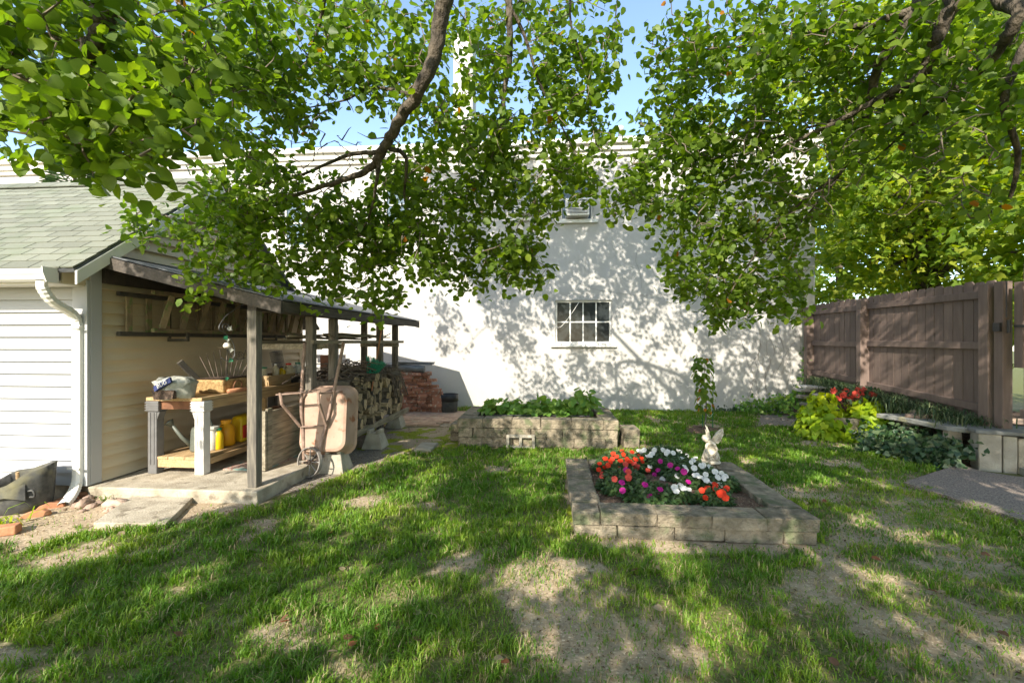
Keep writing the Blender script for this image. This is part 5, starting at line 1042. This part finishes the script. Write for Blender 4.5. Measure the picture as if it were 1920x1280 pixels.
# rest of the crown, unseen, its clumps placed to shade lawn, wall and fence
# holes shaped into the unseen crown so sun flecks land at these ground places
FLECK_GAPS = [(G(a, b), (c * .8 + 6) / FPX * 1.5 * FPX / (b - 640), (d * .8 + 5) / FPX * 1.5 * FPX / (b - 640) * (1.5 * FPX / (b - 640)) / 1.5) for a, b, c, d in (
    (900, 866, 190, 14), (1010, 1085, 115, 50), (760, 1112, 110, 26), (520, 1200, 80, 26), (130, 1035, 150, 28), (640, 1160, 50, 18), (1500, 1035, 45, 30), (1740, 1000, 60, 20), (1860, 1010, 60, 30),
    (1720, 1215, 90, 40), (1580, 900, 90, 10), (1450, 862, 90, 9), (1260, 1140, 40, 22), (1330, 1130, 20, 10), (1130, 1000, 50, 26), (1280, 985, 40, 14), (1650, 1080, 70, 18), (1000, 1230, 60, 22), (1160, 1240, 40, 20),
    (300, 1130, 90, 16), (90, 1160, 60, 14), (1410, 1230, 40, 24), (720, 960, 60, 10), (860, 1010, 50, 12), (330, 955, 90, 20), (1600, 960, 60, 12), (1880, 1120, 50, 30), (560, 1060, 50, 12), (200, 1240, 70, 20), (850, 1200, 50, 16))]
FLECK_GAPS += [(Vector((-2.35, 5.6, 0)), .5, 1.0), (Vector((-3.4, 4.35, 0)), .75, .42), (Vector((-2.75, 4.7, 0)), .35, .5)]  # further openings added to let sun onto barrow and porch slab
KX = math.sin(SUN_AZ) / math.tan(SUN_EL); KY = math.cos(SUN_AZ) / math.tan(SUN_EL)
def above(n, x0, x1, y0, y1, z0, z1, seed, CAN_T, holes=False):
    r = np.random.RandomState(seed); out = []; k = 0
    while len(out) < n and k < n * 60:
        k += 1; p = np.array([r.uniform(x0, x1), r.uniform(y0, y1), r.uniform(z0, z1)]); dep = p[0] * FW.x + p[1] * FW.y
        if dep > 0 and p[2] < 1.5 + .75 * dep + .25: continue
        if holes:
            gx_ = p[0] + KX * p[2]; gy_ = p[1] + KY * p[2]
            if any(((gx_ - c.x) / max(a, .16)) ** 2 + ((gy_ - c.y) / max(b, .16)) ** 2 < 1 for c, a, b in FLECK_GAPS): continue
            xx_ = p[0] + (1.9 - p[1]) * KX / KY; zz_ = p[2] - (1.9 - p[1]) / KY
            if p[1] < 1.5 and -2.3 < xx_ < .1 and 2.0 < zz_ < 3.7 and r.random() < .85: continue  # unseen clumps thinned so sun reaches the near left leaves
            if fbm(np.array([gx_ * 2.2]), np.array([gy_ * 2.2]))[0] < CAN_T: continue
        elif fbm(np.array([p[0] * .75 + p[2] * .35]), np.array([p[1] * .75 - p[2] * .9]))[0] < CAN_T: continue
        out.append(p)
    return out
for q in ([F0, (1.6, -2.4, 4.2), (-.6, -2.6, 5.0), (-3.0, -2.4, 5.2)], [F0, (2.4, -3.6, 4.6), (1.2, -4.8, 5.6), (-.6, -5.6, 6.2)], [F0, (4.2, -2.2, 4.4), (5.6, -1.2, 5.4), (6.8, .2, 6.0)], [F0, (2.9, -1.6, 5.0), (2.4, 1.4, 6.8), (1.6, 4.8, 7.6)], [F0, (3.3, -1.4, 5.2), (3.9, 1.8, 6.6), (4.0, 5.0, 7.2)], [F0, (2.0, -1.6, 4.8), (.2, .8, 6.4), (-2.0, 4.8, 7.2)]):
    tree.limb(q, .13, .02)
E += above(4200, -4.8, 5.6, -5.8, 1.4, 2.9, 5.0, 1, .38, True) + above(3400, -4.3, 4.4, 4.0, 6.3, 4.6, 8.2, 2, .44) + above(170, 2.0, 5.2, .2, 4.0, 4.2, 6.6, 3, .50)
tree.grow(E)
ntip = len(tree.tips)
BT = []
for b in ((1600, 260, 220, 150, 3.9, .4, 150), (1420, 330, 160, 130, 4.3, .4, 80), (560, 330, 170, 90, 4.2, .3, 90), (700, 200, 160, 120, 3.8, .4, 60), (980, 220, 120, 130, 4.1, .3, 40), (1800, 220, 110, 140, 3.4, .3, 60)): BT += blob(*b)
tree.grow(BT, wob=.5); tree.tips = tree.tips[:ntip]
tree.twigs()
P, tip, up, size = tree.leaves(9, .066, .065, .7)
px, py, dep = proj(P); nl = len(P)
depth = np.array(P) @ np.array(FW)
rnd = np.clip(.08 + .62 * rs.random(nl) + .25 * (fbm(P[:, 0] * 1.5, P[:, 2] * 1.5) - .35), 0, .94); rnd = np.where(rs.random(nl) < .0025, .985, rnd)
inview = (px > 0) & (px < 1920) & (py > 0) & (py < 700) & (depth > 1)
score = np.where(inview, size / np.maximum(depth, .5), 0); big = np.argsort(-score)[:300]; rest = np.ones(nl, bool); rest[big] = False
hid = rest & ((depth < .8) | (P[:, 2] > 1.9 + .8 * depth)); rest &= ~hid
T_FLAT = (np.array([(0, 0, 0), (.40, .15, .03), (.42, .55, .0), (0, 1.02, -.08), (-.42, .55, .0), (-.40, .15, .03)]), [(0, 1, 2, 3), (0, 3, 4, 5)])
leaf_obj('foliage', P[rest], tip[rest], up[rest], size[rest], rnd[rest], T_PEAR, 'pear_leaf', tree.root, kind='stuff')
leaf_obj('upper_shade_foliage', P[hid], tip[hid], up[hid], size[hid] * 1.1, rnd[hid], T_FLAT, 'pear_leaf', tree.root, kind='stuff')  # unseen leaves, massed and gapped for the dapples they cast
LV = [leaf_mesh('leaf', [(0, 0, 0)], [(0, 1, 0)], [(0, 0, 1)], [1.0], np.array([v]), T_PEAR, 'pear_leaf') for v in (.15, .3, .42, .55, .68, .8)]
for i in big:
    t = Vector(tip[i]); u = Vector(up[i]); u = (u - t * u.dot(t)).normalized(); s = t.cross(u); mx = Matrix((s, t, u)).transposed()
    piece('leaf', LV[int(rnd[i] * 6.3) % 6], tree.root, P[i], mx.to_euler(), (size[i],) * 3)
# small dark fruits on the near twigs
fr = MB()
for i in rs.choice(np.where(inview)[0], 420): fr.lathe([(0, -.006), (.006, 0), (0, .006)], Vector(P[i]) + Vector((0, 0, -.03)), 5, cap=False)
o = fr.build('fruits', 'brown_rust', tree.root, True); o['kind'] = 'stuff'
# ================================================================ maples beyond the fence, conifer behind the shed
def far_tree(name, label, base, H, blobs, per, size, m, T, seed):
    r = np.random.RandomState(seed); t = thing(name, base, label, 'tree', 'trees beyond the fence'); b = Vector(base); mb = MB()
    mb.tube(crv([b + Vector((0, 0, -.2)), b + Vector((.05, 0, H * .3)), b + Vector((0, .1, H * .6)), b + Vector((.1, 0, H * .92))], 4), [.2 - .014 * i for i in range(13)], 9)
    for c, rad in blobs: mb.tube(crv([b + Vector((0, 0, H * .35)), (b + Vector((0, 0, H * .5)) + Vector(c)) / 2, Vector(c)], 4), [.07 - .006 * i for i in range(9)], 6)
    mb.build('trunk', 'bark', t, True); P = []; N_ = []
    for c, rad in blobs:
        n = int(per * rad ** 2); k = max(6, int(n / 26)); cc = _n(r.normal(size=(k, 3))) * (rad * (.55 + .5 * r.random(k)))[:, None] + np.array(c); idx = r.randint(0, k, n); off = r.normal(size=(n, 3)) * np.array([.20, .20, .10]); P.append(cc[idx] + off); N_.append(_n(cc[idx] - np.array(c)) * .6)
    P = np.vstack(P); N_ = np.vstack(N_); n = len(P); ok = P[:, 2] > .4; ok &= ~((P[:, 0] < bR + .05) & (P[:, 1] > WY - .1)); ok &= (P[:, 0] > 5.62) | (P[:, 2] > 2.4); P, N_ = P[ok], N_[ok]; n = len(P)
    tip = _n(r.normal(size=(n, 3)) * np.array([1, 1, .5]) + np.array([0, -.2, -.45])); up = N_ + r.normal(size=(n, 3)) * .45 + np.array([0, -.2, .7])
    rn = np.clip(.5 * r.random(n) + .55 * fbm(P[:, 0] * .8 + seed, P[:, 2] * .8 + P[:, 1] * .5), 0, 1); f = leaf_obj('crown', P, tip, up, size * (.7 + .6 * r.random(n)), rn, T, m, t, kind='stuff'); return t
def ball(r, c, R_, n, rad): return [((c[0] + r.uniform(-1, 1) * R_[0], c[1] + r.uniform(-1, 1) * R_[1], c[2] + r.uniform(-1, 1) * R_[2]), r.uniform(*rad)) for _ in range(n)]
rr = random.Random(6)
far_tree('maple_tree', 'yellow green maple right behind the fence panel nearest the building', (7.4, 9.6, 0), 6.5, ball(rr, (7.2, 9.2, 3.8), (1.0, 1.6, 1.9), 15, (.8, 1.2)), 560, .13, 'maple_leaf', T_STAR, 1)
far_tree('maple_tree', 'tall maple with darker lower leaves behind the middle of the fence', (9.6, 12.5, 0), 10, ball(rr, (9.4, 12.2, 6.2), (2.6, 2.2, 3.4), 18, (1.2, 1.9)), 300, .17, 'maple_leaf', T_STAR, 2)
far_tree('maple_tree', 'maple filling the view above the gate at the right edge', (9.2, 7.2, 0), 8, ball(rr, (8.4, 6.9, 4.2), (1.6, 2.0, 2.4), 17, (.9, 1.4)), 480, .14, 'maple_leaf', T_STAR, 3)
far_tree('maple_tree', 'low bushy maple just over the fence beside the gate', (7.6, 6.2, 0), 4.6, ball(rr, (7.4, 6.5, 2.9), (.8, 1.6, 1.0), 12, (.7, 1.0)), 620, .13, 'maple_leaf', T_STAR, 5)
far_tree('maple_tree', 'distant maple beyond the building corner', (12, 20, 0), 13, ball(rr, (11.5, 19.5, 7.5), (4.0, 2.5, 4.0), 13, (1.8, 2.8)), 170, .24, 'maple_leaf', T_STAR, 4)
ct = thing('conifer', (-10.2, 9.0, 0), 'wispy conifer top showing above the shed ridge at far left', 'tree'); MB().tube([(-10.2, 9, 0), (-10.2, 9, 5.6)], [.14, .02], 7).build('trunk', 'bark', ct, True)
n = 2600; h = rs.random(n) ** .8; a = rs.random(n) * 6.28; rad = (1 - h) * 1.5 * np.sqrt(rs.random(n)) + .05; Pc = np.column_stack([-10.2 + rad * np.cos(a), 9 + rad * np.sin(a), 1.0 + h * 4.9]); tp = np.column_stack([np.cos(a), np.sin(a), -.2 + .5 * rs.random(n)]); leaf_obj('crown', Pc, tp, rs.normal(size=(n, 3)) + np.array([0, 0, 1]), np.full(n, .22), rs.random(n), (T_OVAL[0] * np.array([.35, 1, 1]), T_OVAL[1]), 'conifer_leaf', ct, kind='stuff')
# ================================================================ plants in the beds
def plant(name, label, cat, c, rx, ry, rz, n, size, T, m, z0=0, up=.7, stems=5, stemm='stem_green', group=None, seed=0, shell=.5):
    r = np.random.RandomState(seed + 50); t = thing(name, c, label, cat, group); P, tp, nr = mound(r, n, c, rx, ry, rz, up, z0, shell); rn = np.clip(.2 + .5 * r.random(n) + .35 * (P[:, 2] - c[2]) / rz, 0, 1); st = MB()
    for k in range(stems): i = r.randint(0, n); st.tube([Vector(c), Vector(c) * .4 + Vector(P[i]) * .6 + Vector((0, 0, .02)), Vector(P[i])], [.005, .004, .003], 4)
    st.build('stems', stemm, t, True); leaf_obj('foliage', P, tp, nr, size * (.65 + .6 * r.random(n)), rn, T, m, t, kind='stuff'); return t
wh = ['at the left end', 'second from the left', 'left of centre', 'right of centre', 'second from the right', 'tall one at the right end', 'small one in front of the middle']
for k, (px, d, h, r_) in enumerate(((935, 7.1, .20, .24), (975, 7.0, .20, .24), (1010, 7.15, .17, .2), (1040, 6.95, .21, .26), (1070, 7.0, .20, .22), (1092, 7.0, .32, .24), (995, 6.85, .12, .14))):
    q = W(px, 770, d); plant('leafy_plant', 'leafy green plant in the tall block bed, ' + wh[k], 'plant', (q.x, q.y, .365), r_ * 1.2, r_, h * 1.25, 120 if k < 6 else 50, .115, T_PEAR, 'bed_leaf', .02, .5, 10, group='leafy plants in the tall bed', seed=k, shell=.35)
FL = []
def fz_(lst, col): FL.extend([(1040 + x / 3.692, 800 + y / 3.692, col) for x, y in lst])
fz_(((465, 170), (405, 185), (535, 175), (350, 220), (400, 220), (455, 235), (500, 225), (560, 225), (605, 240), (345, 280), (305, 295), (310, 255), (370, 265), (600, 215), (520, 240), (430, 205), (475, 190), (385, 240), (580, 200)), 'petal_red')
fz_(((325, 345), (490, 260), (500, 285), (565, 285), (510, 310), (440, 290), (415, 360), (645, 300), (510, 350), (550, 255), (330, 325), (575, 270)), 'petal_coral')
fz_(((625, 400), (470, 440), (655, 478), (730, 432), (465, 385), (800, 265), (850, 288), (715, 300), (895, 310), (925, 380), (730, 237), (720, 480), (495, 300), (690, 330)), 'petal_magenta')
fz_(((660, 200), (600, 170), (690, 160), (720, 150), (750, 160), (785, 170), (820, 180), (870, 170), (660, 275), (745, 365), (915, 200), (960, 230), (965, 285), (900, 275), (910, 300), (1015, 270), (970, 335), (1000, 345), (1045, 330), (1050, 370), (1085, 285), (1110, 310), (1155, 320), (1130, 350), (1170, 355), (1085, 390), (1140, 405), (830, 420), (870, 410), (840, 445), (890, 425), (925, 435), (880, 220), (1070, 275), (640, 205), (675, 185), (770, 185), (845, 165), (945, 245), (975, 215), (1030, 265), (1185, 340), (985, 330), (1025, 355), (850, 340), (580, 165), (620, 160)), 'petal_white')
fz_(((1020, 440), (1110, 425), (1190, 425), (1140, 465), (1180, 488), (1045, 490), (1060, 422), (1110, 400), (1160, 455)), 'petal_red')
def lp(zx, zy): return 1040 + zx / 3.692, 800 + zy / 3.692
IMP = [('red_impatiens', 'bright red flowering plant at the back left of the block bed', (450, 250), .26, .24, .20), ('pink_impatiens', 'coral pink flowering plant at the left front of the block bed', (480, 370), .24, .22, .17), ('magenta_impatiens', 'magenta flowering plant in the middle front of the block bed', (660, 440), .22, .17, .15), ('white_impatiens', 'white flowering plant at the back centre of the block bed', (740, 230), .30, .28, .22), ('white_impatiens', 'white flowering plant leaning towards the statue', (930, 300), .26, .28, .18), ('white_impatiens', 'trailing white flowering plant at the right side of the block bed', (1080, 350), .24, .22, .14), ('white_impatiens', 'small wilted white flowering plant at the front of the block bed', (860, 445), .13, .10, .10), ('red_impatiens', 'small bright red flowering plant at the right front of the block bed', (1105, 465), .15, .11, .11)]
IC = []; IT = []
for k, (nm, lab, z, rx, ry, rz) in enumerate(IMP):
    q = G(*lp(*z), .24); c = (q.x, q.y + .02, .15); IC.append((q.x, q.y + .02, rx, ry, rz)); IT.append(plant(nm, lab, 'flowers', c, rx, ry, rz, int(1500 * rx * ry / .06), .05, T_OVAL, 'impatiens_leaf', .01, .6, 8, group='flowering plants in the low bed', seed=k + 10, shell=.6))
PT = MB()
def petal_mesh(m, s=.024):
    mb = MB()
    for k in range(5):
        a = 2 * math.pi * k / 5; c_ = [(0, 0, 0), (-.55, .5, .12), (-.5, 1.0, .05), (0, 1.12, .0), (.5, 1.0, .05), (.55, .5, .12)]; mb.add([rot(0, 0, a) @ Vector(q) * s + Vector((0, 0, .001 * k)) for q in c_], [(0, 1, 2), (0, 2, 3), (0, 3, 4), (0, 4, 5)])
    return mb.mesh('flower', m)
PM = {c: petal_mesh(c) for c in ('petal_red', 'petal_coral', 'petal_magenta', 'petal_white')}
def ihgt(x, y):
    h = 0; w = 0
    for k, (cx_, cy_, rx, ry, rz) in enumerate(IC):
        d = 1 - ((x - cx_) / rx) ** 2 - ((y - cy_) / ry) ** 2
        if d > 0 and rz * math.sqrt(d) > h: h = rz * math.sqrt(d); w = k
    return .165 + h, w
for px, py, c_ in FL:
    z = .3; w = 0
    for it in range(14): q = G(px, py, z); zz, w = ihgt(q.x, q.y); z = .6 * z + .4 * zz
    q = G(px, py, z + .012); cands = [k for k in range(len(IMP)) if (IMP[k][0].split('_')[0] == {'petal_red': 'red', 'petal_coral': 'pink', 'petal_magenta': 'magenta', 'petal_white': 'white'}[c_])]
    w = min(cands, key=lambda k: (IC[k][0] - q.x) ** 2 + (IC[k][1] - q.y) ** 2)
    piece('flower', PM[c_], IT[w], q, (R(50) + rl.uniform(-.4, .4), rl.uniform(-.4, .4), rl.uniform(-.5, .5)), (rl.uniform(.85, 1.2),) * 3)
# lime sweet potato vine, red begonia
q = G(1612, 830); lime = thing('lime_leaf_plant', (q.x, q.y + .4, 0), 'big chartreuse leafed plant spilling over a brown pot by the border', 'plant')
qq = Vector((q.x, q.y + .38, 0)); MB().lathe([(.20, 0), (.26, .22), (.28, .34), (.25, .34), (.22, .30)], qq, 18, cap=False).build('pot', 'foundation', lime, True)
PP = [mound(np.random.RandomState(k), 280, (qq.x + dx_, qq.y + dy_, .05), .34, .34, h_, .8, 0, .45) for k, (dx_, dy_, h_) in enumerate(((-.38, -.05, .56), (-.25, .1, .72), (.22, -.12, .50), (.36, .02, .58), (.1, -.28, .34), (.0, .2, .5)))]
P_ = np.vstack([p[0] for p in PP]); t_ = np.vstack([p[1] for p in PP]); n_ = np.vstack([p[2] for p in PP]); t_[:, 2] -= .3; n = len(P_)
ok = np.abs(P_[:, 0] - qq.x + .02) + .4 * np.maximum(0, .3 - P_[:, 2]) > .09; P_, t_, n_ = P_[ok], t_[ok], n_[ok]; n = len(P_)
leaf_obj('foliage', P_, t_, n_, .105 * (.6 + .7 * rs.random(n)), np.clip(rs.random(n) * .6 + .4 * P_[:, 2] / .6, 0, 1), T_HEART, 'lime_leaf', lime, kind='stuff')
b0 = W(1590, 760, 7.25); beg = thing('red_begonia', (b0.x, b0.y, .3), 'dark stemmed plant with coral red blooms behind the chartreuse leaves', 'flowers'); sb_ = MB(); rq = random.Random(9); hd = []
for k in range(16):
    p = b0 + Vector((rq.uniform(-.30, .34), rq.uniform(-.15, .15), rq.uniform(.12, .28))); hd.append(p); sb_.tube([Vector((b0.x, b0.y, .3)), (b0 + p) / 2 + Vector((0, 0, -.05)), p], [.008, .006, .004], 5)
sb_.build('stems', 'stem_red', beg, True); pk = petal_mesh('petal_coral', .034)
for p in hd[:14]:
    for j in range(4):
        v = p + Vector((rq.uniform(-.04, .04), rq.uniform(-.04, .03), rq.uniform(-.02, .04)))
        if v.x < b0.x + .16 or j == 0: piece('flower', pk, beg, v, (R(60) + rq.uniform(-.6, .6), rq.uniform(-.6, .6), rq.uniform(-1, 1)))
Pb = np.array([np.array(p) + rs.normal(size=3) * .06 for p in hd for _ in range(9)]); n = len(Pb); leaf_obj('foliage', Pb, rs.normal(size=(n, 3)) + np.array([0, -.3, -.4]), rs.normal(size=(n, 3)) * .5 + np.array([0, 0, 1]), np.full(n, .07), rs.random(n), T_OVAL, 'ivy_leaf', beg, kind='stuff')
# ivy
def ivy(name, label, pts, n, sp, size, m='ivy_leaf', seed=0):
    r = np.random.RandomState(seed); c = np.array([tuple(p) for p in pts]); idx = r.randint(0, len(c), n); P = c[idx] + r.normal(size=(n, 3)) * np.array(sp); P[:, 2] = np.maximum(P[:, 2], .02)
    o = leaf_obj(name, P, r.normal(size=(n, 3)) + np.array([-.3, -.5, -.5]), r.normal(size=(n, 3)) * .5 + np.array([-.4, -.5, .8]), size * (.6 + .7 * r.random(n)), r.random(n), T_HEART, m, None, org=tuple(c.mean(0)[:2]) + (0,)); props(o, label, 'ivy', kind='stuff')
ivy('ivy', 'dark variegated ivy covering the ground below the stone bench', [Vector((4.66 + .1 * math.sin(i * 3), 5.75 + i * .085, .10 + .05 * (i % 3))) for i in range(16)] + [Vector((4.85, 5.8 + i * .1, .22)) for i in range(12)] + [Vector((4.52 - .02 * i, 6.0 + i * .09, .05)) for i in range(8)], 1750, (.10, .08, .06), .06, seed=1)
ivy('ivy', 'green ivy creeping up the wall corner beside the flat stones', [PY(1400 + i * 9, 762 - max(0, i - 6) * 4, 9.85) for i in range(14)] + [PY(1505, 745, 9.6), PY(1515, 730, 9.6), PY(1495, 755, 9.6), PY(1525, 705, 10.0), PY(1530, 690, 10.0), PY(1527, 660, 10.05), PY(1531, 640, 10.05), PY(1480, 768, 9.3), PY(1510, 765, 9.1), PY(1520, 770, 8.9)], 900, (.12, .08, .10), .07, 'bed_leaf', seed=2)
ivy('ivy', 'low ground ivy along the foot of the white wall', [PY(1345 + i * 6, 769, 9.95) for i in range(12)], 150, (.08, .04, .05), .045, 'ivy_leaf', seed=3)
# liriope tufts along the fence
def tuft(name, label, c, n, L, m, grp, seed, spread=.12, w=.006):
    r = np.random.RandomState(seed); a = r.random(n) * 6.28; le = L * (.6 + .6 * r.random(n)); ln = .3 + .8 * r.random(n); B = np.array(c) + np.column_stack([r.normal(size=n) * spread, r.normal(size=n) * spread, np.zeros(n)]); H = np.column_stack([np.cos(a), np.sin(a), np.zeros(n)]); S = np.column_stack([-np.sin(a), np.cos(a), np.zeros(n)]) * w; Z = np.array([0, 0, 1.0])
    p1 = B + H * (le * ln * .35)[:, None] + Z * (le * .65)[:, None]; p2 = B + H * (le * ln * .8)[:, None] + Z * (le * .75)[:, None]; p3 = B + H * (le * ln * 1.1)[:, None] + Z * (le * (.8 - .5 * ln))[:, None]
    V = np.stack([B - S, B + S, p1 + S, p1 - S, p2 + S * .8, p2 - S * .8, p3], 1) - np.array(c); F = ((np.arange(n) * 7)[:, None] + np.array([[0, 1, 2, 3, 3, 2, 4, 5, 5, 4, 6]])).ravel(); me = raw_mesh(name, V.reshape(-1, 3), F, np.tile([4, 4, 3], n), np.repeat(r.random(n), 7), m); o = bpy.data.objects.new(name, me); COL.objects.link(o); o.location = c; return props(o, label, 'plant', grp)
for k in range(11):
    y = 6.1 + k * .33; tuft('grassy_tuft', ['pale striped grassy tuft nearest the gate post', 'pale striped grassy tuft second from the gate post'][k] if k < 2 else 'strappy green tuft growing along the foot of the fence', (5.22 - .04 * (k % 2), y, float(fz(y)) - .06), 130, .26, 'liriope_leaf', None if k < 2 else 'strappy tufts along the fence', k)
q = G(0, 998); tuft('dry_leaf_clump', 'yellow flopped strappy leaves at the left edge before the grow bag', (q.x - .10, q.y, -.06), 40, .24, 'lime_leaf', None, 77, .08, .008)
q = G(196, 942); tuft('weed_tuft', 'small grass weed under the downspout outlet', (q.x, q.y, .0), 20, .09, 'grass', None, 78, .02, .003)
# young staked tree
q = G(1322, 806); yt = Tree('young_tree', (q.x, q.y, 0), 'slim young staked sapling planted in the lawn before the wall'); q0 = Vector((q.x, q.y, 0))
tree2 = crv([q0, q0 + Vector((.02, 0, .4)), q0 + Vector((-.01, 0, .8)), q0 + Vector((.0, 0, 1.27))], 6); MB().tube(tree2, [.014 - .0006 * i for i in range(len(tree2))], 6).build('trunk', 'vine_dry', yt.root, True)
n = 190; h = .28 + .98 * rs.random(n) ** .85; a = rs.random(n) * 6.28; rad = .03 + .12 * np.sqrt(rs.random(n)); Py = np.column_stack([q0.x + rad * np.cos(a) - .05 * (h > .85), q0.y + rad * np.sin(a), h]); Py = Py[(h > .34)]; n = len(Py); a = a[h > .34]
leaf_obj('crown', Py, np.column_stack([np.cos(a) * .6, np.sin(a) * .6, np.full(n, -.8)]), np.column_stack([np.cos(a), np.sin(a) - .2, np.full(n, .7)]) + rs.normal(size=(n, 3)) * .3, .085 * (.7 + .5 * rs.random(n)), np.where(rs.random(n) < .04, .985, np.clip(.1 + .5 * rs.random(n), 0, 1)), T_PEAR, 'pear_leaf', yt.root, kind='stuff')
for dx_ in (-.04, .13): MB().tube([q0 + Vector((dx_, .02, -.05)), q0 + Vector((dx_ + .01, .02, 1.0 if dx_ > 0 else .45))], .006, 5).build('stake', 'stake_green', yt.root)
MB().tube(crv([q0 + Vector((.02, .01, .28)), q0 + Vector((.07, -.01, .22)), q0 + Vector((.13, .02, .27))]), .003, 4).build('tie', 'paper_white', yt.root)
mr_ = MB().lathe([(.0, .05), (.16, .045), (.30, .02), (.36, -.01)], q0, 20, cap=False).jitter(.012, 4).build('mulch_ring', 'mulch', None, True); mr_['kind'] = 'structure'
